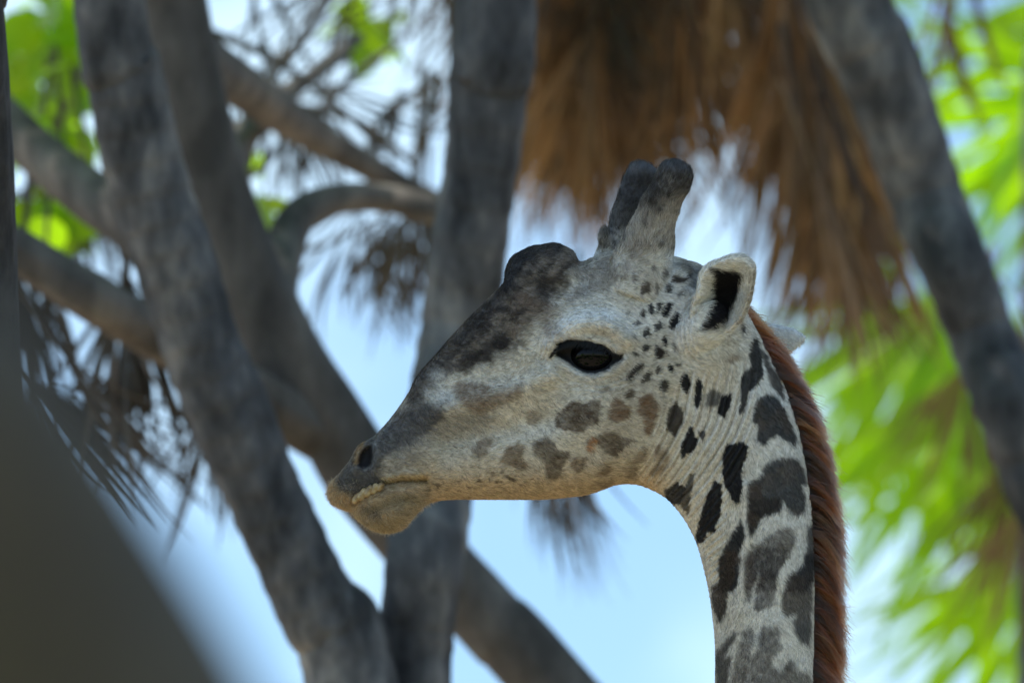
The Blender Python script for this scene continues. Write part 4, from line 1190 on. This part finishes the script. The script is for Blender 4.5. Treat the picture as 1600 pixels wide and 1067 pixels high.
# lie of the coat
flow = np.zeros((NH, 3))
tn = sstep(1040, 1120, hx) * sstep(500, 620, hy)
flow[:, 0] = (1 - tn) * 0.95 + tn * 0.25; flow[:, 2] = (1 - tn) * -0.25 + tn * -0.95
up_ = sstep(420, 380, hy) * sstep(925, 940, hx)
flow = flow * (1 - up_)[:, None] + up_[:, None] * np.array([0.35, 0, 0.95])
eh = np.zeros(NH, dtype=bool)
k = np.nonzero((hx > 1070) & (hx < 1180) & (hy > 395) & (hy < 545))[0]
eh[k] = in_ear(hx[k], hy[k], hd[k])
flow[eh] = np.array([0.75, 0, 0.1])
ang = (fbm(hx / 25, hy / 25, seed=51) - 0.5) * 2.2 + rng.normal(0, 0.28, NH)
ca_, sa_ = np.cos(ang), np.sin(ang)
flow = np.stack([flow[:, 0] * ca_ - flow[:, 2] * sa_, flow[:, 1], flow[:, 0] * sa_ + flow[:, 2] * ca_], -1)
flow -= rn * np.sum(flow * rn, axis=1)[:, None]
flow /= np.linalg.norm(flow, axis=1)[:, None] + 1e-9
ln = 0.0058 + 0.0022 * rng.random(NH)
ln -= 0.0022 * sstep(10, -10, poly_sd(hx, hy, THROAT))
lip = np.clip(sstep(690, 640, hx) * sstep(735, 775, hy), 0, 1)
ln += 0.003 * up_ + 0.002 * lip
ln = np.where(eh, 0.011, ln)
lift = 0.16 + 0.10 * rng.random(NH) + 0.45 * lip + 0.15 * eh
pts_h = np.stack([rp - rn * 0.0004, rp + flow * (ln * 0.5)[:, None] + rn * (ln * lift * 0.75)[:, None], rp + flow * ln[:, None] + rn * (ln * lift)[:, None] + rng.normal(0, 0.0005, (NH, 3))], 1)
hc_col = coat(hx + rng.normal(0, 0.7, NH), hy + rng.normal(0, 0.7, NH), hd)
hc_col *= (0.52 + 0.95 * rng.random(NH))[:, None]
PT = plane_to_world(pts_h.reshape(-1, 3)).reshape(NH, 3, 3)
fur = hair('coat_hair', PT, np.clip(hc_col, 0.004, 0.92), np.full(NH, 0.00032), hair_mat('coat_hair', 0.55, 0.12), giraffe)
tag(fur, kind='stuff')

# pale fuzz round the lips and chin
NF = 5200
wl = area * sstep(690, 640, fx) * sstep(745, 775, fy) * np.where(fd > 30, 0.3, 1.0)
fi = rng.choice(len(QF), NF, p=wl / wl.sum())
rp = p0[fi] + (p2[fi] - p0[fi]) * rng.random((NF, 1)); rn = NRM[QF[fi, 0]]
dv = rn + rng.normal(0, 0.45, (NF, 3)); dv /= np.linalg.norm(dv, axis=1)[:, None]
lf = (0.006 + 0.007 * rng.random(NF))[:, None]
pf = np.stack([rp, rp + dv * lf * 0.5, rp + dv * lf + rng.normal(0, 0.0008, (NF, 3))], 1)
PF = plane_to_world(pf.reshape(-1, 3)).reshape(NF, 3, 3)
fz = hair('lip_hair', PF, np.tile(np.array([0.62, 0.52, 0.38]), (NF, 1)) * (0.5 + 0.7 * rng.random(NF))[:, None], np.full(NF, 0.00018), hair_mat('lip_hair', 0.4, 0.4), giraffe)
tag(fz, kind='stuff')

# ---- mane: stiff chestnut hair along the back of the neck
tl = CL[:, :2]
s0 = np.argmin(np.hypot(tl[:, 0] - 1150, tl[:, 1] - 462))
tl = tl[s0:]
sl_ = np.concatenate([[0], np.cumsum(np.linalg.norm(np.diff(tl, axis=0), axis=1))])
NM = 22000
clump = rng.random(800) * sl_[-1]
ci = rng.integers(0, 800, NM)
sq = np.clip(clump[ci] + rng.normal(0, 2.8, NM), 0, sl_[-1])
cl_side = rng.normal(0, 11, 800)
mx_, my_ = np.interp(sq, sl_, tl[:, 0]), np.interp(sq, sl_, tl[:, 1])
tx, ty = np.gradient(tl[:, 0]), np.gradient(tl[:, 1]); nn = np.hypot(tx, ty); tx /= nn; ty /= nn
dx, dy = np.interp(sq, sl_, tx), np.interp(sq, sl_, ty)          # along the neck, downwards
ox, oy = dy, -dx                                                   # outwards
side = np.clip(cl_side[ci] + rng.normal(0, 3.5, NM), -26, 26)
length = np.interp(sq, [0, 40, 90, 170, 300, 500], [12, 25, 37, 48, 55, 59]) * (0.86 + 0.26 * fbm(sq / 26, sq * 0, seed=61)) * (1 + rng.normal(0, 0.04, 800)[ci]) * (1 + rng.normal(0, 0.09, NM))
lean = 0.95 + 0.60 * (fbm(sq / 30, side / 9, seed=62) - 0.5) * 2
stray = rng.random(NM) < 0.07
length = np.where(stray, length * (1.05 + 0.2 * rng.random(NM)), length)
lean = np.where(stray, lean * 0.45, lean)
c_lean = rng.normal(0, 0.16, 800)[ci]
kk = 7
PM = np.zeros((NM, kk, 3))
for j in range(kk):
    t = j / (kk - 1)
    out = length * (t - 0.14 * t * t)
    al = length * (lean + c_lean) * t ** 1.7
    cv = (1 - 0.55 * t)
    PM[:, j, 0] = mx_ + ox * (out - 7) + dx * al + rng.normal(0, 0.9, NM) * t
    PM[:, j, 2] = my_ + oy * (out - 7) + dy * al + rng.normal(0, 0.35, NM) * t
    PM[:, j, 1] = side * (1 - 0.25 * t) + cl_side[ci] * 0.25 * t - 7 * t * t * np.sign(side) * 0.3
PMW = plane_to_world(to_m(PM.reshape(-1, 3))).reshape(NM, kk, 3)
cm = np.tile(np.array([0.12, 0.027, 0.009]), (NM, 1))
rc = rng.random(800)[ci]
cm = lerp(cm, (0.014, 0.007, 0.006), sstep(0.50, 0.30, rc) * 0.92)
cm = lerp(cm, (0.24, 0.11, 0.075), sstep(0.86, 0.97, rc) * 0.7)
edge_ = sstep(0.5, 0.9, np.abs(side) / 26)
cm = lerp(cm, (0.02, 0.011, 0.008), edge_ * 0.6)
cm = lerp(cm, (0.20, 0.075, 0.02), sstep(0.55, 0.8, fbm(sq / 45, side / 12, seed=64)) * 0.5)
cm *= (0.7 + 0.6 * rng.random(NM))[:, None]
m_, N, L, b = new_mat('mane_hair')
N.remove(b)
hb = N.new('ShaderNodeBsdfHairPrincipled')
hb.parametrization = 'COLOR'
a_ = N.new('ShaderNodeAttribute'); a_.attribute_name = 'coat_color'
L.new(a_.outputs['Color'], hb.inputs['Color'])
hb.inputs['Roughness'].default_value = 0.17
hb.inputs['Radial Roughness'].default_value = 0.35
L.new(hb.outputs[0], N['Material Output'].inputs['Surface'])
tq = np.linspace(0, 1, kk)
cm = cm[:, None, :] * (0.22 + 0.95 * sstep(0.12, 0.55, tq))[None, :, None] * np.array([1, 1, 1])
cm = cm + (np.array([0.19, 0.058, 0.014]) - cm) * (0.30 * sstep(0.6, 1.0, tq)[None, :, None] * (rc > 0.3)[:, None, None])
mane = hair('mane', PMW, np.clip(cm, 0.004, 0.9), 0.00055 + 0.0002 * rng.random(NM), m_, giraffe)
tag(mane, 'stiff chestnut mane along the back of the neck')

# pale fringe of short hairs where mane meets neck
# ---- eyes
def eye_mesh(r, flat):
    V, F = [], []
    nu, nvv = 40, 24
    for i in range(nvv + 1):
        a = math.pi * i / nvv
        for j in range(nu):
            t = 2 * math.pi * j / nu
            V.append((r * 1.12 * math.sin(a) * math.cos(t), -flat * math.cos(a), r * 0.93 * math.sin(a) * math.sin(t)))
    for i in range(nvv):
        for j in range(nu):
            F.append((i * nu + j, i * nu + (j + 1) % nu, (i + 1) * nu + (j + 1) % nu, (i + 1) * nu + j))
    return V, F


m_, N, L, b = new_mat('eye_wet')
tc = N.new('ShaderNodeTexCoord'); gr = N.new('ShaderNodeTexNoise'); gr.inputs['Scale'].default_value = 90
L.new(tc.outputs['Object'], gr.inputs['Vector'])
rpm = ramp(N, [(0.3, (0.002, 0.002, 0.003)), (0.8, (0.006, 0.005, 0.005))])
L.new(gr.outputs['Fac'], rpm.inputs['Fac']); L.new(rpm.outputs[0], b.inputs['Base Color'])
b.inputs['Roughness'].default_value = 0.05
b.inputs['Specular IOR Level'].default_value = 0.14
EV, EF = eye_mesh(0.034, 0.033)
EME = mesh('eye', EV, EF, m_)
# depth of the flank at the eye
k = np.argmin(np.hypot(PX - EYE[0], PY - EYE[1]) + (PD > 0) * 1e6)
eye_d = PD[k]
rot = Matrix(((RGT[0], FWD[0], UP[0]), (RGT[1], FWD[1], UP[1]), (RGT[2], FWD[2], UP[2]))).to_4x4()
for s_ in (1, -1):
    o = link('eye', EME, giraffe)
    pw = plane_to_world(to_m(np.array([[EYE[0], s_ * (eye_d + 17.5), EYE[1] + 1]])))[0] - GO
    mw = rot.copy() @ (Matrix.Identity(4) if s_ == 1 else Matrix.Rotation(math.pi, 4, 'Z'))
    mw.translation = Vector(pw)
    o.matrix_local = mw
print('eye depth', eye_d, 'verts', nv)

# lashes
NE = 700
tt = rng.random(NE)
uppts = catmull(np.array([(866, 552), (874, 540), (895, 531), (925, 532), (948, 540), (968, 552)], float), 20)
ui = (tt * (len(uppts) - 1)).astype(int)
lx, ly = uppts[ui, 0] + rng.normal(0, 1, NE), uppts[ui, 1] + rng.normal(0, 1.2, NE)
ll = 9 + 12 * np.sin(np.pi * np.clip(tt * 0.9 + 0.1, 0, 1)) + rng.normal(0, 2.5, NE)
PL = np.zeros((NE, 5, 3))
for j in range(5):
    t = j / 4
    PL[:, j, 0] = lx - ll * t * (0.3 + 0.28 * (1 - tt)); PL[:, j, 2] = ly + ll * t * (0.35 + 0.25 * t) ; PL[:, j, 1] = eye_d - 9 - ll * 0.5 * t + 3 * t * t
PLW = plane_to_world(to_m(PL.reshape(-1, 3))).reshape(NE, 5, 3)
hair('eyelashes', PLW, np.full((NE, 3), 0.008), np.full(NE, 0.00035), hair_mat('eyelash', 0.4, 0.4), giraffe)

# ---- teeth: five lower incisors showing under the lifted lip
m_, N, L, b = new_mat('tooth_enamel')
tc = N.new('ShaderNodeTexCoord'); nz = N.new('ShaderNodeTexNoise'); nz.inputs['Scale'].default_value = 130; nz.inputs['Detail'].default_value = 4
L.new(tc.outputs['Object'], nz.inputs['Vector'])
rpm = ramp(N, [(0.3, (0.10, 0.055, 0.02)), (0.5, (0.30, 0.20, 0.085)), (0.75, (0.46, 0.35, 0.19))])
L.new(nz.outputs['Fac'], rpm.inputs['Fac']); L.new(rpm.outputs[0], b.inputs['Base Color'])
b.inputs['Roughness'].default_value = 0.35
for i, (tx_, ty_, tw, th_, ta) in enumerate(((559, 777, 12, 21, 38), (568, 771.5, 12.5, 22, 36), (577.5, 767, 12, 21, 34), (586.5, 763, 11.5, 19, 31), (595, 760, 9.5, 15, 28))):
    V, F = [], []
    for a in range(9):
        f = a / 8
        hw = tw / 2 * (0.72 + 0.38 * math.sin(math.pi * min(f * 0.9, 1))) * (0.55 if a in (0, 8) else 1.0)
        hd_ = 5.5 * (0.5 if a in (0, 8) else 1.0)
        for bq in range(12):
            an = 2 * math.pi * bq / 12
            V.append((hw * math.cos(an), hd_ * math.sin(an), (f - 0.5) * th_))
    F = [tuple(f) for f in ring_faces(9, 12)] + [tuple(range(12))[::-1], tuple(range(96, 108))]
    V = np.array(V); an = R(ta); V = np.stack([V[:, 0] * math.cos(an) + V[:, 2] * math.sin(an), V[:, 1], -V[:, 0] * math.sin(an) + V[:, 2] * math.cos(an)], -1)
    k = np.argmin(np.hypot(PX - tx_, PY - ty_) + (PD > 0) * 1e6)
    ctr = np.array([tx_, PD[k] - 10.0, ty_])
    W3 = plane_to_world(to_m(np.stack([V[:, 0] + ctr[0], V[:, 1] + ctr[1], V[:, 2] * -1 + ctr[2]], -1))) - GO
    link('tooth', mesh('tooth', W3, F, m_), giraffe)
